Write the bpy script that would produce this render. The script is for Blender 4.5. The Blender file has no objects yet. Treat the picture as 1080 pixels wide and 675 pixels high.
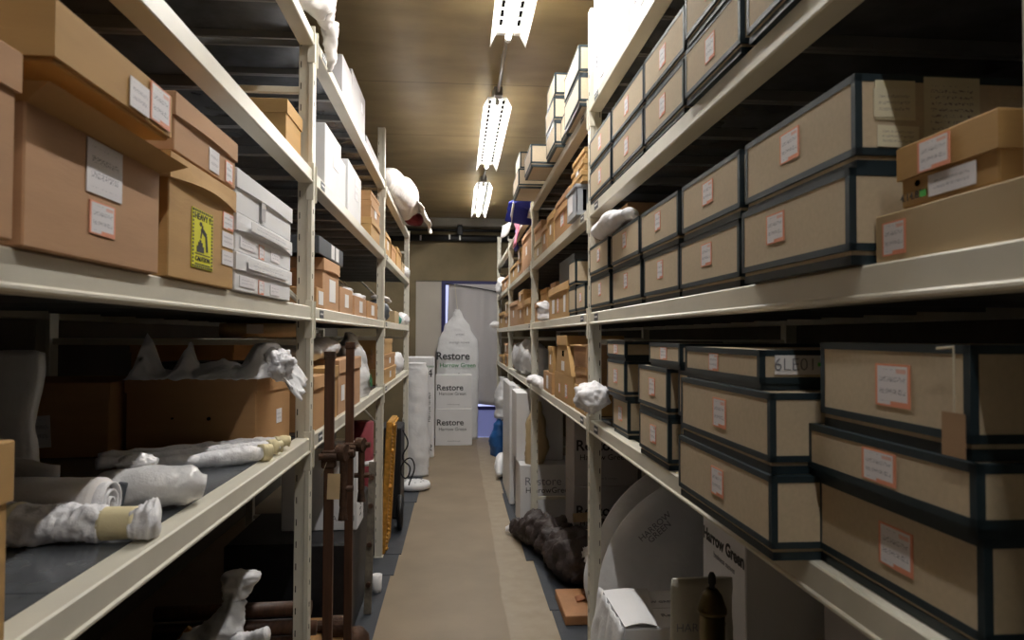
import bpy, bmesh, math, random
from mathutils import Vector, Matrix, noise
random.seed(7)
PI = math.pi
SC = bpy.context.scene
COL = SC.collection

# ------------------------------------------------------------------ camera, world, exposure
F_PX = 720.0
YAW, PITCH, ROLL, EYE = 0.0789, 0.02299, 0.00376, 1.5
cd = bpy.data.cameras.new('camera'); cd.sensor_width = 36.0; cd.lens = F_PX / 1080 * 36.0
cd.clip_start = 0.05; cd.clip_end = 100
cd.dof.use_dof = True; cd.dof.focus_distance = 3.2; cd.dof.aperture_fstop = 7.0
cam = bpy.data.objects.new('camera', cd); COL.objects.link(cam)
fw = Vector((math.sin(YAW)*math.cos(PITCH), math.cos(YAW)*math.cos(PITCH), math.sin(PITCH)))
rt0 = Vector((math.cos(YAW), -math.sin(YAW), 0)); up0 = rt0.cross(fw)
rt = rt0*math.cos(ROLL) + up0*math.sin(ROLL); up = up0*math.cos(ROLL) - rt0*math.sin(ROLL)
M = Matrix((rt, up, -fw)).transposed().to_4x4(); M.translation = (0, 0, EYE)
cam.matrix_world = M
SC.camera = cam
w = bpy.data.worlds.new('World'); SC.world = w; w.use_nodes = True
w.node_tree.nodes['Background'].inputs[0].default_value = (0.52, 0.56, 0.95, 1)
w.node_tree.nodes['Background'].inputs[1].default_value = 1.3
SC.view_settings.view_transform = 'Standard'; SC.view_settings.look = 'None'
SC.view_settings.gamma = 1.0; SC.view_settings.use_curve_mapping = False
SC.view_settings.exposure = 0.0
TUBE_POWER = 225.0
TUBE_COL = (1.0, 0.97, 0.92)

def U(u, X, v=354.0, z=None):
    if z is not None: v = 354-(u-483)*(z-1.5)/X
    d = fw*F_PX + rt*(u-540) - up*(v-337.5)
    return X/d.x*d.y

# ------------------------------------------------------------------ materials
def mat(name, col, rough=0.6, metal=0.0, nscale=0, namp=0.0, bump=0.0, bscale=60, spec=None, emit=None, trans=0.0, stretch=None, alpha=1.0):
    m = bpy.data.materials.new(name); m.use_nodes = True
    nt = m.node_tree; b = nt.nodes['Principled BSDF']
    b.inputs['Base Color'].default_value = (*col, 1); b.inputs['Roughness'].default_value = rough
    b.inputs['Metallic'].default_value = metal
    if spec is not None: b.inputs['Specular IOR Level'].default_value = spec
    if trans: b.inputs['Transmission Weight'].default_value = trans
    if alpha < 1: b.inputs['Alpha'].default_value = alpha
    if emit: b.inputs['Emission Color'].default_value = (*emit[0], 1); b.inputs['Emission Strength'].default_value = emit[1]
    tc = nt.nodes.new('ShaderNodeTexCoord'); mp = nt.nodes.new('ShaderNodeMapping')
    nt.links.new(tc.outputs['Object'], mp.inputs['Vector'])
    if stretch: mp.inputs['Scale'].default_value = stretch
    if nscale:
        n = nt.nodes.new('ShaderNodeTexNoise'); n.inputs['Scale'].default_value = nscale; n.inputs['Detail'].default_value = 5
        nt.links.new(mp.outputs[0], n.inputs['Vector'])
        r = nt.nodes.new('ShaderNodeValToRGB'); r.color_ramp.elements[0].position = .3; r.color_ramp.elements[1].position = .7
        r.color_ramp.elements[0].color = (*[c*(1-namp) for c in col], 1); r.color_ramp.elements[1].color = (*[min(1, c*(1+namp)) for c in col], 1)
        nt.links.new(n.outputs['Fac'], r.inputs['Fac']); nt.links.new(r.outputs[0], b.inputs['Base Color'])
    if bump:
        n2 = nt.nodes.new('ShaderNodeTexNoise'); n2.inputs['Scale'].default_value = bscale; n2.inputs['Detail'].default_value = 6
        nt.links.new(mp.outputs[0], n2.inputs['Vector'])
        bp = nt.nodes.new('ShaderNodeBump'); bp.inputs['Strength'].default_value = bump; bp.inputs['Distance'].default_value = .01
        nt.links.new(n2.outputs['Fac'], bp.inputs['Height']); nt.links.new(bp.outputs[0], b.inputs['Normal'])
    return m

STEEL = mat('cream_steel', (.70, .665, .565), .38, nscale=9, namp=.05, bump=.04, bscale=30)
DECK = mat('dark_shelf_steel', (.14, .15, .165), .26, .35, nscale=14, namp=.25)
DECKLIP = mat('grey_shelf_edge', (.22, .22, .22), .45, .3)
DARK = mat('black_hole', (.001, .001, .001), 1.0, spec=0.0)
BOARD = mat('grey_board', (.56, .455, .315), .85, nscale=120, namp=.05)
BOARD2 = mat('warm_grey_board', (.60, .50, .36), .85, nscale=120, namp=.05)
BIND = mat('dark_teal_binding', (.012, .026, .034), .5)
KRAFT = [mat('orange_kraft', (.47, .262, .115), .8, nscale=5, namp=.06, bump=.05, bscale=40, stretch=(1, 1, 6)),
         mat('pinkish_kraft', (.49, .285, .155), .82, nscale=5, namp=.06, bump=.05, bscale=40, stretch=(1, 1, 6)),
         mat('yellow_kraft', (.50, .30, .115), .8, nscale=5, namp=.07, bump=.05, bscale=40, stretch=(1, 1, 6)),
         mat('pale_kraft', (.46, .345, .20), .8, nscale=5, namp=.05, bump=.05, bscale=40)]
KRAFTIN = mat('kraft_shade_edge', (.40, .22, .09), .85)
WHITEC = mat('white_cardboard', (.74, .735, .75), .7, nscale=6, namp=.03, bump=.04, bscale=40)
GREYC = mat('grey_and_shaded_white_card', (.48, .46, .47), .7, nscale=6, namp=.04)  # pale grey card; also stands in for white card in shade
PAPER = mat('white_paper', (.82, .80, .80), .75)
NOTE = mat('cream_paper', (.74, .68, .48), .8, nscale=18, namp=.08)
INK = mat('black_ink', (.03, .03, .035), .7)
GINK = mat('grey_ink', (.22, .22, .25), .7)
GREEN = mat('green_ink', (.03, .20, .06), .6)
SLATE = mat('slate_box_board', (.075, .085, .10), .55)
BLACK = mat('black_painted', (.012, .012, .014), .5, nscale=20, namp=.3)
PLASTIC = mat('white_plastic_wrap', (.80, .80, .82), .33, bump=.5, bscale=22, nscale=7, namp=.06)
PLASTICD = mat('thin_cloudy_plastic', (.58, .58, .60), .28, bump=.8, bscale=16, nscale=6, namp=.12)
BUBBLE = mat('bubble_wrap', (.76, .75, .76), .25, bump=.35, bscale=60, nscale=9, namp=.08)
LABW = 1.5
CLOTH = mat('white_cotton', (.78, .74, .72), .9, bump=.35, bscale=30)
CREAMF = mat('cream_foam', (.78, .68, .42), .8, bump=.1)
TISSUE = mat('white_tissue', (.82, .81, .84), .55, bump=.8, bscale=34, nscale=10, namp=.05)
RUST = mat('rusty_iron', (.075, .038, .022), .65, .4, nscale=18, namp=.6, bump=.5, bscale=60)
DWOOD = mat('dark_brown_wood', (.075, .03, .014), .5, nscale=9, namp=.4, stretch=(8, 8, .6))
WOOD = mat('light_brown_wood', (.42, .23, .09), .6, nscale=9, namp=.25, stretch=(8, 1, 8))
GILT = mat('gilt', (.62, .32, .06), .38, .55, nscale=30, namp=.35, bump=.5, bscale=50)
BRASS = mat('aged_brass', (.12, .092, .04), .35, .8, nscale=12, namp=.35)
MAROON = mat('maroon_fabric', (.16, .012, .02), .8)
BLUE = mat('blue_fabric', (.02, .03, .30), .6, bump=.3, bscale=20)
BLUEBAG = mat('blue_plastic_bag', (.02, .12, .38), .4, bump=.6, bscale=25)
PINK = mat('pink_edge', (.75, .25, .38), .7)
QUILT = mat('brown_black_cloth', (.045, .032, .03), .6, nscale=14, namp=.4, bump=.9, bscale=28)
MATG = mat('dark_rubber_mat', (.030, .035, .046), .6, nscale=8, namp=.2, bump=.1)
TAN = mat('tan_plastic', (.50, .38, .22), .4, bump=.5, bscale=20)
TEAL = mat('teal_fabric', (.05, .28, .22), .7)
NAVY = mat('navy_paint', (.012, .012, .10), .5)
YELLOW = mat('warning_yellow', (.75, .72, .01), .6)
IRONG = mat('grey_brown_iron', (.13, .11, .085), .6, .3, nscale=15, namp=.4, bump=.4)
ENAMEL = mat('white_enamel', (.86, .86, .84), .35)
CONDUIT = mat('grey_conduit', (.35, .33, .30), .4, .4)
GREYCRATE = mat('grey_plastic', (.36, .38, .42), .5)
STRING = mat('cotton_string', (.62, .56, .42), .9)
REDTAG = mat('brown_tag_card', (.36, .22, .12), .8, nscale=20, namp=.1)
TAGM = mat('buff_card', (.62, .46, .27), .8, nscale=20, namp=.1)
REDP = mat('red_brown_card', (.34, .13, .055), .8, nscale=10, namp=.15)
GREENP = mat('green_sticker', (.12, .60, .12), .6)
REFL = mat('translucent_white_reflector', (.86, .86, .84), .35)
_nt = REFL.node_tree; _tr = _nt.nodes.new('ShaderNodeBsdfTranslucent'); _tr.inputs[0].default_value = (.9, .88, .82, 1)
_mx = _nt.nodes.new('ShaderNodeMixShader'); _mx.inputs[0].default_value = .85
_nt.links.new(_nt.nodes['Principled BSDF'].outputs[0], _mx.inputs[1]); _nt.links.new(_tr.outputs[0], _mx.inputs[2])
_nt.links.new(_mx.outputs[0], _nt.nodes['Material Output'].inputs[0])
TUBE_OLD = mat('dimmer_fluorescent_tube', (.9, .9, .9), .4, emit=(TUBE_COL, TUBE_POWER*.45))
TUBE = mat('fluorescent_tube', (.9, .9, .9), .4, emit=(TUBE_COL, TUBE_POWER))

def mathn(nt, op, a, b=None, c=None):
    n = nt.nodes.new('ShaderNodeMath'); n.operation = op
    for i, x in enumerate((a, b, c)):
        if x is None: continue
        if isinstance(x, (int, float)): n.inputs[i].default_value = x
        else: nt.links.new(x, n.inputs[i])
    return n.outputs[0]
def label_mat(name, border=True, paper=(.80, .77, .80), ink=(.10, .10, .16), rows=3):
    m = bpy.data.materials.new(name); m.use_nodes = True; nt = m.node_tree; b = nt.nodes['Principled BSDF']
    b.inputs['Roughness'].default_value = .6
    uv = nt.nodes.new('ShaderNodeUVMap'); uv.uv_map = 'UVMap'
    sp = nt.nodes.new('ShaderNodeSeparateXYZ'); nt.links.new(uv.outputs[0], sp.inputs[0]); x, y = sp.outputs[0], sp.outputs[1]
    mp = nt.nodes.new('ShaderNodeMapping'); mp.inputs['Scale'].default_value = (16, 34, 1) if border else (22, 40, 1)
    nt.links.new(uv.outputs[0], mp.inputs[0])
    nz = nt.nodes.new('ShaderNodeTexNoise'); nz.inputs['Scale'].default_value = 1.0; nz.inputs['Detail'].default_value = 3
    nt.links.new(mp.outputs[0], nz.inputs['Vector'])
    row = mathn(nt, 'GREATER_THAN', mathn(nt, 'SINE', mathn(nt, 'MULTIPLY', y, PI*2*(rows+.5))), .25)
    scr = mathn(nt, 'MULTIPLY', row, mathn(nt, 'GREATER_THAN', nz.outputs['Fac'], .54))
    inn = mathn(nt, 'MULTIPLY', mathn(nt, 'COMPARE', x, .5, .38), mathn(nt, 'COMPARE', y, .5, .38))
    scr = mathn(nt, 'MULTIPLY', scr, inn)
    if rows < 5: scr = mathn(nt, 'MULTIPLY', scr, .75)
    mx = nt.nodes.new('ShaderNodeMix'); mx.data_type = 'RGBA'
    mx.inputs[6].default_value = (*paper, 1); mx.inputs[7].default_value = (*ink, 1); nt.links.new(scr, mx.inputs[0])
    out = mx.outputs[2]
    if border:
        e = mathn(nt, 'SUBTRACT', 1.0, mathn(nt, 'MULTIPLY', mathn(nt, 'COMPARE', x, .5, .435), mathn(nt, 'COMPARE', y, .5, .455)))
        bar = mathn(nt, 'MULTIPLY', mathn(nt, 'GREATER_THAN', x, .45), mathn(nt, 'LESS_THAN', y, .13))
        tl = mathn(nt, 'MULTIPLY', mathn(nt, 'MULTIPLY', mathn(nt, 'COMPARE', x, .76, .14), mathn(nt, 'COMPARE', y, .84, .05)), .6)
        o = mathn(nt, 'MAXIMUM', mathn(nt, 'MAXIMUM', e, bar), tl)
        m2 = nt.nodes.new('ShaderNodeMix'); m2.data_type = 'RGBA'
        nt.links.new(o, m2.inputs[0]); nt.links.new(out, m2.inputs[6]); m2.inputs[7].default_value = (.80, .32, .20, 1); out = m2.outputs[2]
    nt.links.new(out, b.inputs['Base Color'])
    return m
LAB = label_mat('orange_bordered_label'); LAB2 = label_mat('handwritten_label', False, rows=3)
LAB3 = label_mat('handwritten_cream_note', False, (.74, .68, .50), (.14, .09, .10), 4)
LAB4 = label_mat('ruled_notepaper', False, (.66, .60, .42), (.20, .14, .14), 11)
WRITE = label_mat('lid_handwriting', False, (.80, .79, .80), (.30, .31, .38), 2)

# ------------------------------------------------------------------ mesh helpers
class MB:
    def __init__(s): s.bm = bmesh.new()
    def box(s, x0, x1, y0, y1, z0, z1, bev=0.0, mt=None):
        r = bmesh.ops.create_cube(s.bm, size=1)
        vs = r['verts']
        for v in vs:
            v.co = Vector(((x0+x1)/2+v.co.x*(x1-x0), (y0+y1)/2+v.co.y*(y1-y0), (z0+z1)/2+v.co.z*(z1-z0)))
        if bev:
            es = list({e for v in vs for e in v.link_edges})
            r2 = bmesh.ops.bevel(s.bm, geom=es, offset=bev, segments=1, affect='EDGES')
            vs = r2['verts'] if not mt else list({v for f in r2['faces'] for v in f.verts} | {v for v in vs if v.is_valid})
        if mt:
            for v in set(vs):
                if v.is_valid: v.co = mt @ v.co
        return s
    def cyl(s, p, q, r, seg=12, r2=None):
        p, q = Vector(p), Vector(q); d = q-p; L = d.length
        rot = d.to_track_quat('Z', 'Y').to_matrix().to_4x4(); rot.translation = (p+q)/2
        bmesh.ops.create_cone(s.bm, cap_ends=True, segments=seg, radius1=r, radius2=r if r2 is None else r2, depth=L, matrix=rot)
        return s
    def lathe(s, prof, c=(0, 0, 0), seg=20):
        rings = []
        for r, z in prof:
            rings.append([s.bm.verts.new((c[0]+r*math.cos(2*PI*k/seg), c[1]+r*math.sin(2*PI*k/seg), c[2]+z)) for k in range(seg)])
        for a, b in zip(rings, rings[1:]):
            for k in range(seg): s.bm.faces.new((a[k], a[(k+1) % seg], b[(k+1) % seg], b[k]))
        s.bm.faces.new(list(reversed(rings[0]))); s.bm.faces.new(rings[-1])
        return s
    def sweep(s, pts, rad, seg=20, n=28, amp=.0, seed=0, freq=9., flat=None):
        """tube with elliptical section (side radius, up radius); crumpled by noise; flat = lowest z allowed"""
        P = [Vector(p) for p in pts]; N = len(P)-1; rings = []
        R = [r if isinstance(r, tuple) else (r, r) for r in rad]
        for i in range(n+1):
            t = i/n*N; k = min(int(t), N-1); f = t-k; f2 = f*f*(3-2*f)
            c = P[k].lerp(P[k+1], f); d = (P[k+1]-P[k]).normalized()
            rx = R[k][0]*(1-f2)+R[k+1][0]*f2; rz = R[k][1]*(1-f2)+R[k+1][1]*f2
            side = d.cross(Vector((0, 0, 1)))
            if side.length < .3: side = Vector((1, 0, 0))
            side.normalize(); upv = side.cross(d).normalized()
            ring = []
            for j in range(seg):
                a = 2*PI*j/seg; v = c + side*math.cos(a)*rx + upv*math.sin(a)*rz
                if amp:
                    q = v*freq+Vector((seed*7.1, seed*3.3, 0))
                    nn = noise.noise(q)+.55*(1-2*abs(noise.noise(q*2.3)))-.25
                    v += (v-c).normalized()*amp*nn
                if flat is not None and v.z < flat: v.z = flat
                ring.append(s.bm.verts.new(v))
            rings.append(ring)
        for a, b in zip(rings, rings[1:]):
            for k in range(seg): s.bm.faces.new((a[k], a[(k+1) % seg], b[(k+1) % seg], b[k]))
        s.bm.faces.new(list(reversed(rings[0]))); s.bm.faces.new(rings[-1])
        return s
    def blob(s, c, r, amp=.25, seed=0, freq=1.6, sub=4, flat=None):
        rr = bmesh.ops.create_icosphere(s.bm, subdivisions=sub, radius=1); c = Vector(c)
        for v in rr['verts']:
            q = v.co*freq+Vector((seed*5.7, seed*1.3, seed*2.1))
            k = 1+amp*(noise.noise(q)+.6*(1-2.2*abs(noise.noise(q*2.4)))-.25+.22*noise.noise(q*6))
            v.co = c+Vector((v.co.x*r[0]*k, v.co.y*r[1]*k, v.co.z*r[2]*k))
            if flat is not None and v.co.z < flat: v.co.z = flat
        return s
    def sheet(s, fn, nu, nv, th=.002):
        """thin two-sided sheet from a function (0..1, 0..1) -> point, given real thickness"""
        g = [[Vector(fn(i/nu, j/nv)) for j in range(nv+1)] for i in range(nu+1)]
        def nrm(i, j):
            a = g[min(i+1, nu)][j]-g[max(i-1, 0)][j]; b = g[i][min(j+1, nv)]-g[i][max(j-1, 0)]
            n = a.cross(b); return n.normalized() if n.length > 1e-9 else Vector((0, 0, 1))
        A = [[s.bm.verts.new(g[i][j]+nrm(i, j)*th/2) for j in range(nv+1)] for i in range(nu+1)]
        B = [[s.bm.verts.new(g[i][j]-nrm(i, j)*th/2) for j in range(nv+1)] for i in range(nu+1)]
        for i in range(nu):
            for j in range(nv):
                s.bm.faces.new((A[i][j], A[i+1][j], A[i+1][j+1], A[i][j+1])); s.bm.faces.new((B[i][j], B[i][j+1], B[i+1][j+1], B[i+1][j]))
        for i in range(nu):
            s.bm.faces.new((A[i][0], B[i][0], B[i+1][0], A[i+1][0])); s.bm.faces.new((A[i][nv], A[i+1][nv], B[i+1][nv], B[i][nv]))
        for j in range(nv):
            s.bm.faces.new((A[0][j], A[0][j+1], B[0][j+1], B[0][j])); s.bm.faces.new((A[nu][j], B[nu][j], B[nu][j+1], A[nu][j+1]))
        return s
    def mesh(s, name, m, smooth=False):
        me = bpy.data.meshes.new(name); s.bm.to_mesh(me); s.bm.free()
        me.materials.append(m)
        if smooth: me.polygons.foreach_set('use_smooth', [True]*len(me.polygons))
        return me
    def build(s, name, m, parent=None, smooth=False, loc=None):
        o = bpy.data.objects.new(name, s.mesh(name, m, smooth)); COL.objects.link(o)
        if parent: o.parent = parent
        if loc: o.location = loc
        return o

def tag(o, label=None, cat=None, group=None, kind=None):
    if label: o['label'] = label
    if cat: o['category'] = cat
    if group: o['group'] = group
    if kind: o['kind'] = kind
    return o
def thing(name, loc, label, cat, group=None, rz=0):
    o = bpy.data.objects.new(name, None); o.empty_display_size = .05; COL.objects.link(o)
    o.location = loc; o.rotation_euler = (0, 0, rz)
    return tag(o, label, cat, group)
def struct(name, mb, m, smooth=False):
    return tag(mb.build(name, m, None, smooth), kind='structure')

FACE = {'R': Matrix(((0, 0, -1), (-1, 0, 0), (0, 1, 0))), 'L': Matrix(((0, 0, 1), (1, 0, 0), (0, 1, 0))),
        'F': Matrix(((1, 0, 0), (0, 0, -1), (0, 1, 0))), 'T': Matrix.Identity(3)}
_pl = {}
def plate(parent, name, m, face, pos, w, h, t=.0012, tilt=0.0, label=None):
    k = (m.name, round(w, 4), round(h, 4), t)
    if k not in _pl:
        bm = bmesh.new(); bmesh.ops.create_cube(bm, size=1)
        for v in bm.verts: v.co = Vector((v.co.x*w, v.co.y*h, v.co.z*t))
        uvl = bm.loops.layers.uv.new('UVMap')
        for f in bm.faces:
            for l in f.loops: l[uvl].uv = (l.vert.co.x/w+.5, l.vert.co.y/h+.5)
        me = bpy.data.meshes.new(name); bm.to_mesh(me); bm.free(); me.materials.append(m); _pl[k] = me
    o = bpy.data.objects.new(name, _pl[k]); COL.objects.link(o); o.parent = parent
    mm = (FACE[face] @ Matrix.Rotation(tilt, 3, 'Z')).to_4x4(); mm.translation = Vector(pos); o.matrix_local = mm
    if label: o['label'] = label
    return o
_tx = {}
def text(parent, s, size, m, face, pos, name='printed_text', tilt=0.0, sx=1.0, bold=0.0):
    k = (s, round(size, 4), m.name, bold)
    if k not in _tx:
        c = bpy.data.curves.new('t', 'FONT'); c.body = s; c.size = size; c.align_x = 'CENTER'; c.align_y = 'CENTER'
        c.resolution_u = 3; c.extrude = .0004; c.offset = bold; c.space_line = .8
        o = bpy.data.objects.new('t', c); COL.objects.link(o)
        me = bpy.data.meshes.new_from_object(o.evaluated_get(bpy.context.evaluated_depsgraph_get()))
        bpy.data.objects.remove(o); me.materials.clear(); me.materials.append(m); me.name = name; _tx[k] = me
    o = bpy.data.objects.new(name, _tx[k]); COL.objects.link(o); o.parent = parent
    mm = (FACE[face] @ Matrix.Rotation(tilt, 3, 'Z')).to_4x4() @ Matrix.Diagonal((sx, 1, 1, 1)); mm.translation = Vector(pos); o.matrix_local = mm
    return o

def curve_mesh(cu, name, m, parent):
    o = bpy.data.objects.new('t', cu); COL.objects.link(o)
    me = bpy.data.meshes.new_from_object(o.evaluated_get(bpy.context.evaluated_depsgraph_get())); bpy.data.objects.remove(o)
    me.materials.clear(); me.materials.append(m); o = bpy.data.objects.new(name, me); COL.objects.link(o); o.parent = parent
    return o

# ------------------------------------------------------------------ levels and rack planes
XL, XR, DEP = -.5033, .5515, .90
LOW, MID, UPP, TOPR, TOPL, UPL = 1.149, 1.598, 2.0475, 2.492, 2.547, 2.073
LP = [.09, 2.386, 4.687, 7.031]
RP = [.574, 2.824, 5.090, 7.4225, 9.6255]

# ------------------------------------------------------------------ room
floor_m = mat('worn_concrete', (.245, .185, .12), .5, nscale=2.6, namp=.13, bump=.10, bscale=90)
def _floor():
    nt = floor_m.node_tree; b = nt.nodes['Principled BSDF']; tc = nt.nodes['Texture Coordinate']
    sp = nt.nodes.new('ShaderNodeSeparateXYZ'); nt.links.new(tc.outputs['Object'], sp.inputs[0])
    n = nt.nodes.new('ShaderNodeTexNoise'); n.inputs['Scale'].default_value = 2.0; nt.links.new(tc.outputs['Object'], n.inputs['Vector'])
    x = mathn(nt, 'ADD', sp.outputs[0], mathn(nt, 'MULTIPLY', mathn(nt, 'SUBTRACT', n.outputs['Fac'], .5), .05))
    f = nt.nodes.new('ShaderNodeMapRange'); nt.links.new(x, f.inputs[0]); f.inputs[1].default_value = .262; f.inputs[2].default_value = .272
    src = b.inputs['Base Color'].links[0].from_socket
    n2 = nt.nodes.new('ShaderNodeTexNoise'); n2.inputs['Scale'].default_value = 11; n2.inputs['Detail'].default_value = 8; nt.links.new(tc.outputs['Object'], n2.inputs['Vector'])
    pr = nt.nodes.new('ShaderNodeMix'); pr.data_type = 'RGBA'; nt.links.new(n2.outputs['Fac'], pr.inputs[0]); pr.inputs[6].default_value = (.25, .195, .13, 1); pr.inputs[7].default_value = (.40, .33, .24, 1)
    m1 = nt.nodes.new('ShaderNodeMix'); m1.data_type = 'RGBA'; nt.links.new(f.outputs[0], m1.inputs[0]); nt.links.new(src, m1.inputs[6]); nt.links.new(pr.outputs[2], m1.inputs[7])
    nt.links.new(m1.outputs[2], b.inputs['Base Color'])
_floor()
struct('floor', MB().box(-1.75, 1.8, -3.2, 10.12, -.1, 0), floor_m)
def ceil_mat():
    m = mat('brown_fibre_board', (.33, .252, .13), .42, nscale=3.5, namp=.14, bump=.08, bscale=60, stretch=(.8, 1.8, 1))
    nt = m.node_tree; b = nt.nodes['Principled BSDF']
    tc = nt.nodes['Texture Coordinate']; sp = nt.nodes.new('ShaderNodeSeparateXYZ'); nt.links.new(tc.outputs['Object'], sp.inputs[0])
    fr = mathn(nt, 'FRACT', mathn(nt, 'DIVIDE', mathn(nt, 'ADD', sp.outputs[1], 8*1.225-4.64), 1.225))
    j = mathn(nt, 'LESS_THAN', mathn(nt, 'ABSOLUTE', mathn(nt, 'SUBTRACT', fr, .5)), .4955)
    src = b.inputs['Base Color'].links[0].from_socket
    mx = nt.nodes.new('ShaderNodeMix'); mx.data_type = 'RGBA'; nt.links.new(j, mx.inputs[0]); mx.inputs[6].default_value = (.13, .095, .045, 1)
    nt.links.new(src, mx.inputs[7]); nt.links.new(mx.outputs[2], b.inputs['Base Color'])
    return m
struct('ceiling', MB().box(-1.75, 1.8, -3.2, 10.12, 3.22, 3.3), ceil_mat())
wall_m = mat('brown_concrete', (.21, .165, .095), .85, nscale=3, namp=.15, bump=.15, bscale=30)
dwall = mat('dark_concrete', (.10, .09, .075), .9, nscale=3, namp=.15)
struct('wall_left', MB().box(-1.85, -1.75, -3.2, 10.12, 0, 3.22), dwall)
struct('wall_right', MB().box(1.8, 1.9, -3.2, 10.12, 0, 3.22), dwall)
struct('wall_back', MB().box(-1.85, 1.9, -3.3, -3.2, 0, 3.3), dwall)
struct('wall_front', MB().box(-1.85, -.62, 10.12, 10.24, 0, 3.22).box(.64, 1.9, 10.12, 10.24, 0, 3.22).box(-.62, .64, 10.12, 10.24, 2.31, 3.22), wall_m)
struct('trim_1', MB().box(-1.75, 1.8, 9.98, 10.12, 3.10, 3.22, .006), mat('pale_concrete_edge', (.40, .38, .33), .8, nscale=6, namp=.1))
struct('wall_doorway_panel', MB().box(-.62, -.245, 10.15, 10.2, 0, 2.31), mat('pale_plaster', (.50, .46, .40), .8, nscale=3, namp=.04))
d1 = struct('door_1', MB().box(-.245, -.185, 10.13, 10.2, 0, 2.31, .003).box(-.185, .64, 10.13, 10.2, 2.25, 2.31, .003).box(-.185, .64, 10.13, 10.19, .40, .45, .003).box(.58, .64, 10.13, 10.2, 0, 2.25), NAVY)
MB().box(-.185, .58, 10.15, 10.156, 0.0, .40).build('frosted_pane', mat('frosted_glass', (.30, .31, .42), .5, trans=.7), d1)
# mats along both rack fronts
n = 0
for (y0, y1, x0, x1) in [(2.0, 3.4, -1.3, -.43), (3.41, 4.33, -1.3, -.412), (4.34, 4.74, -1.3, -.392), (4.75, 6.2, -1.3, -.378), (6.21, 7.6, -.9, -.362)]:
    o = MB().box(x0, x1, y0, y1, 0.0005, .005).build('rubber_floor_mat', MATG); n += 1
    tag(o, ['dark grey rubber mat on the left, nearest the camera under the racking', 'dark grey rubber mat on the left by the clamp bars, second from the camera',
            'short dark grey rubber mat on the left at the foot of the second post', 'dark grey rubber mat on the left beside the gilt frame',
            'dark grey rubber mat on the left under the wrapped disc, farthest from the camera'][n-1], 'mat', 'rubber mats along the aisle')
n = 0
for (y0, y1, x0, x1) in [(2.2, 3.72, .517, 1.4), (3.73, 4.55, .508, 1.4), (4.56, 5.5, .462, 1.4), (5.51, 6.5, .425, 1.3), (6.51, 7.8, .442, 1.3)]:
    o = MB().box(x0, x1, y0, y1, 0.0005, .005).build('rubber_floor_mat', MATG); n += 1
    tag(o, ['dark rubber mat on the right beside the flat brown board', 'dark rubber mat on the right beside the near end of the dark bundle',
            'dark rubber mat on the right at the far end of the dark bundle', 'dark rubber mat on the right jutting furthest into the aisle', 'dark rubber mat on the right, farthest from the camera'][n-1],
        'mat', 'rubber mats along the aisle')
# pipe on the end wall
t = thing('wall_pipe', (0, 10.0, 2.93), 'dark pipe running across the end wall under the ceiling', 'pipe')
MB().cyl((-1.7, .05, 0), (1.75, .05, 0), .05, 14).cyl((-1.7, .06, .12), (1.75, .06, .12), .02, 8).build('pipe', BLACK, t, True)
for x, z in [(-.55, -.01), (-.13, .01), (.02, .0), (.62, -.02), (.73, .0)]:
    MB().box(x-.012, x+.012, -.012, .0, z-.035, z+.04, .003).build('pipe_clip', PAPER, t)
MB().box(-.02, .06, -.02, .1, .05, .2, .004).build('junction_box', BLACK, t)

# ------------------------------------------------------------------ ceiling lights
def ceiling_light(y0, y1, label, tube=None):
    x = .26; L = y1-y0
    t = thing('fluorescent_light', (x, (y0+y1)/2, 3.125), label, 'ceiling light', 'fluorescent lights along the ceiling')
    h = L/2; prof = [(-.097, -.067), (-.064, -.002), (.064, -.002), (.097, -.067)]
    m = MB(); bm = m.bm
    for th in (0,):
        V = []
        for yy in (-h, h):
            V.append([bm.verts.new((a, yy, b)) for a, b in prof] + [bm.verts.new((a*1.0, yy, b+.003)) for a, b in reversed(prof)])
        for k in range(8): bm.faces.new((V[0][k], V[0][(k+1) % 8], V[1][(k+1) % 8], V[1][k]))
        bm.faces.new(V[0]); bm.faces.new(list(reversed(V[1])))
    m.build('reflector', REFL, t)
    MB().box(-.035, .035, -h, h, .002, .05, .004).build('housing', ENAMEL, t)
    s = MB(); k = -h+.06
    while k < h-.1:
        for sx in (-.046, .046): s.box(sx-.008, sx+.008, k, k+.065, -.0038, -.0022)
        k += .1
    tag(s.build('vent_slots', DARK, t), kind='stuff')
    MB().cyl((0, -h+.05, -.03), (0, h-.05, -.03), .013, 12).build('tube', tube or TUBE, t, True)
    for sy in (-1, 1): MB().cyl((0, sy*(h-.05), -.03), (0, sy*(h-.01), -.03), .017, 12).box(-.012, .012, sy*(h-.03)-.01, sy*(h-.03)+.01, -.03, 0).build('tube_holder', ENAMEL, t)
    for sy in (-.6, .6): MB().cyl((0, sy*h, .05), (0, sy*h, .095), .008, 8).build('hanger', CONDUIT, t)
ceiling_light(-1.0, .85, 'white reflector fluorescent light overhead, just behind the camera', TUBE_OLD)
ceiling_light(1.80, 3.65, 'white reflector fluorescent light nearest the camera, cut by the top edge')
ceiling_light(4.61, 6.46, 'white reflector fluorescent light, middle of the three in view')
ceiling_light(7.18, 9.09, 'white reflector fluorescent light farthest away, near the end wall')
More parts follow.
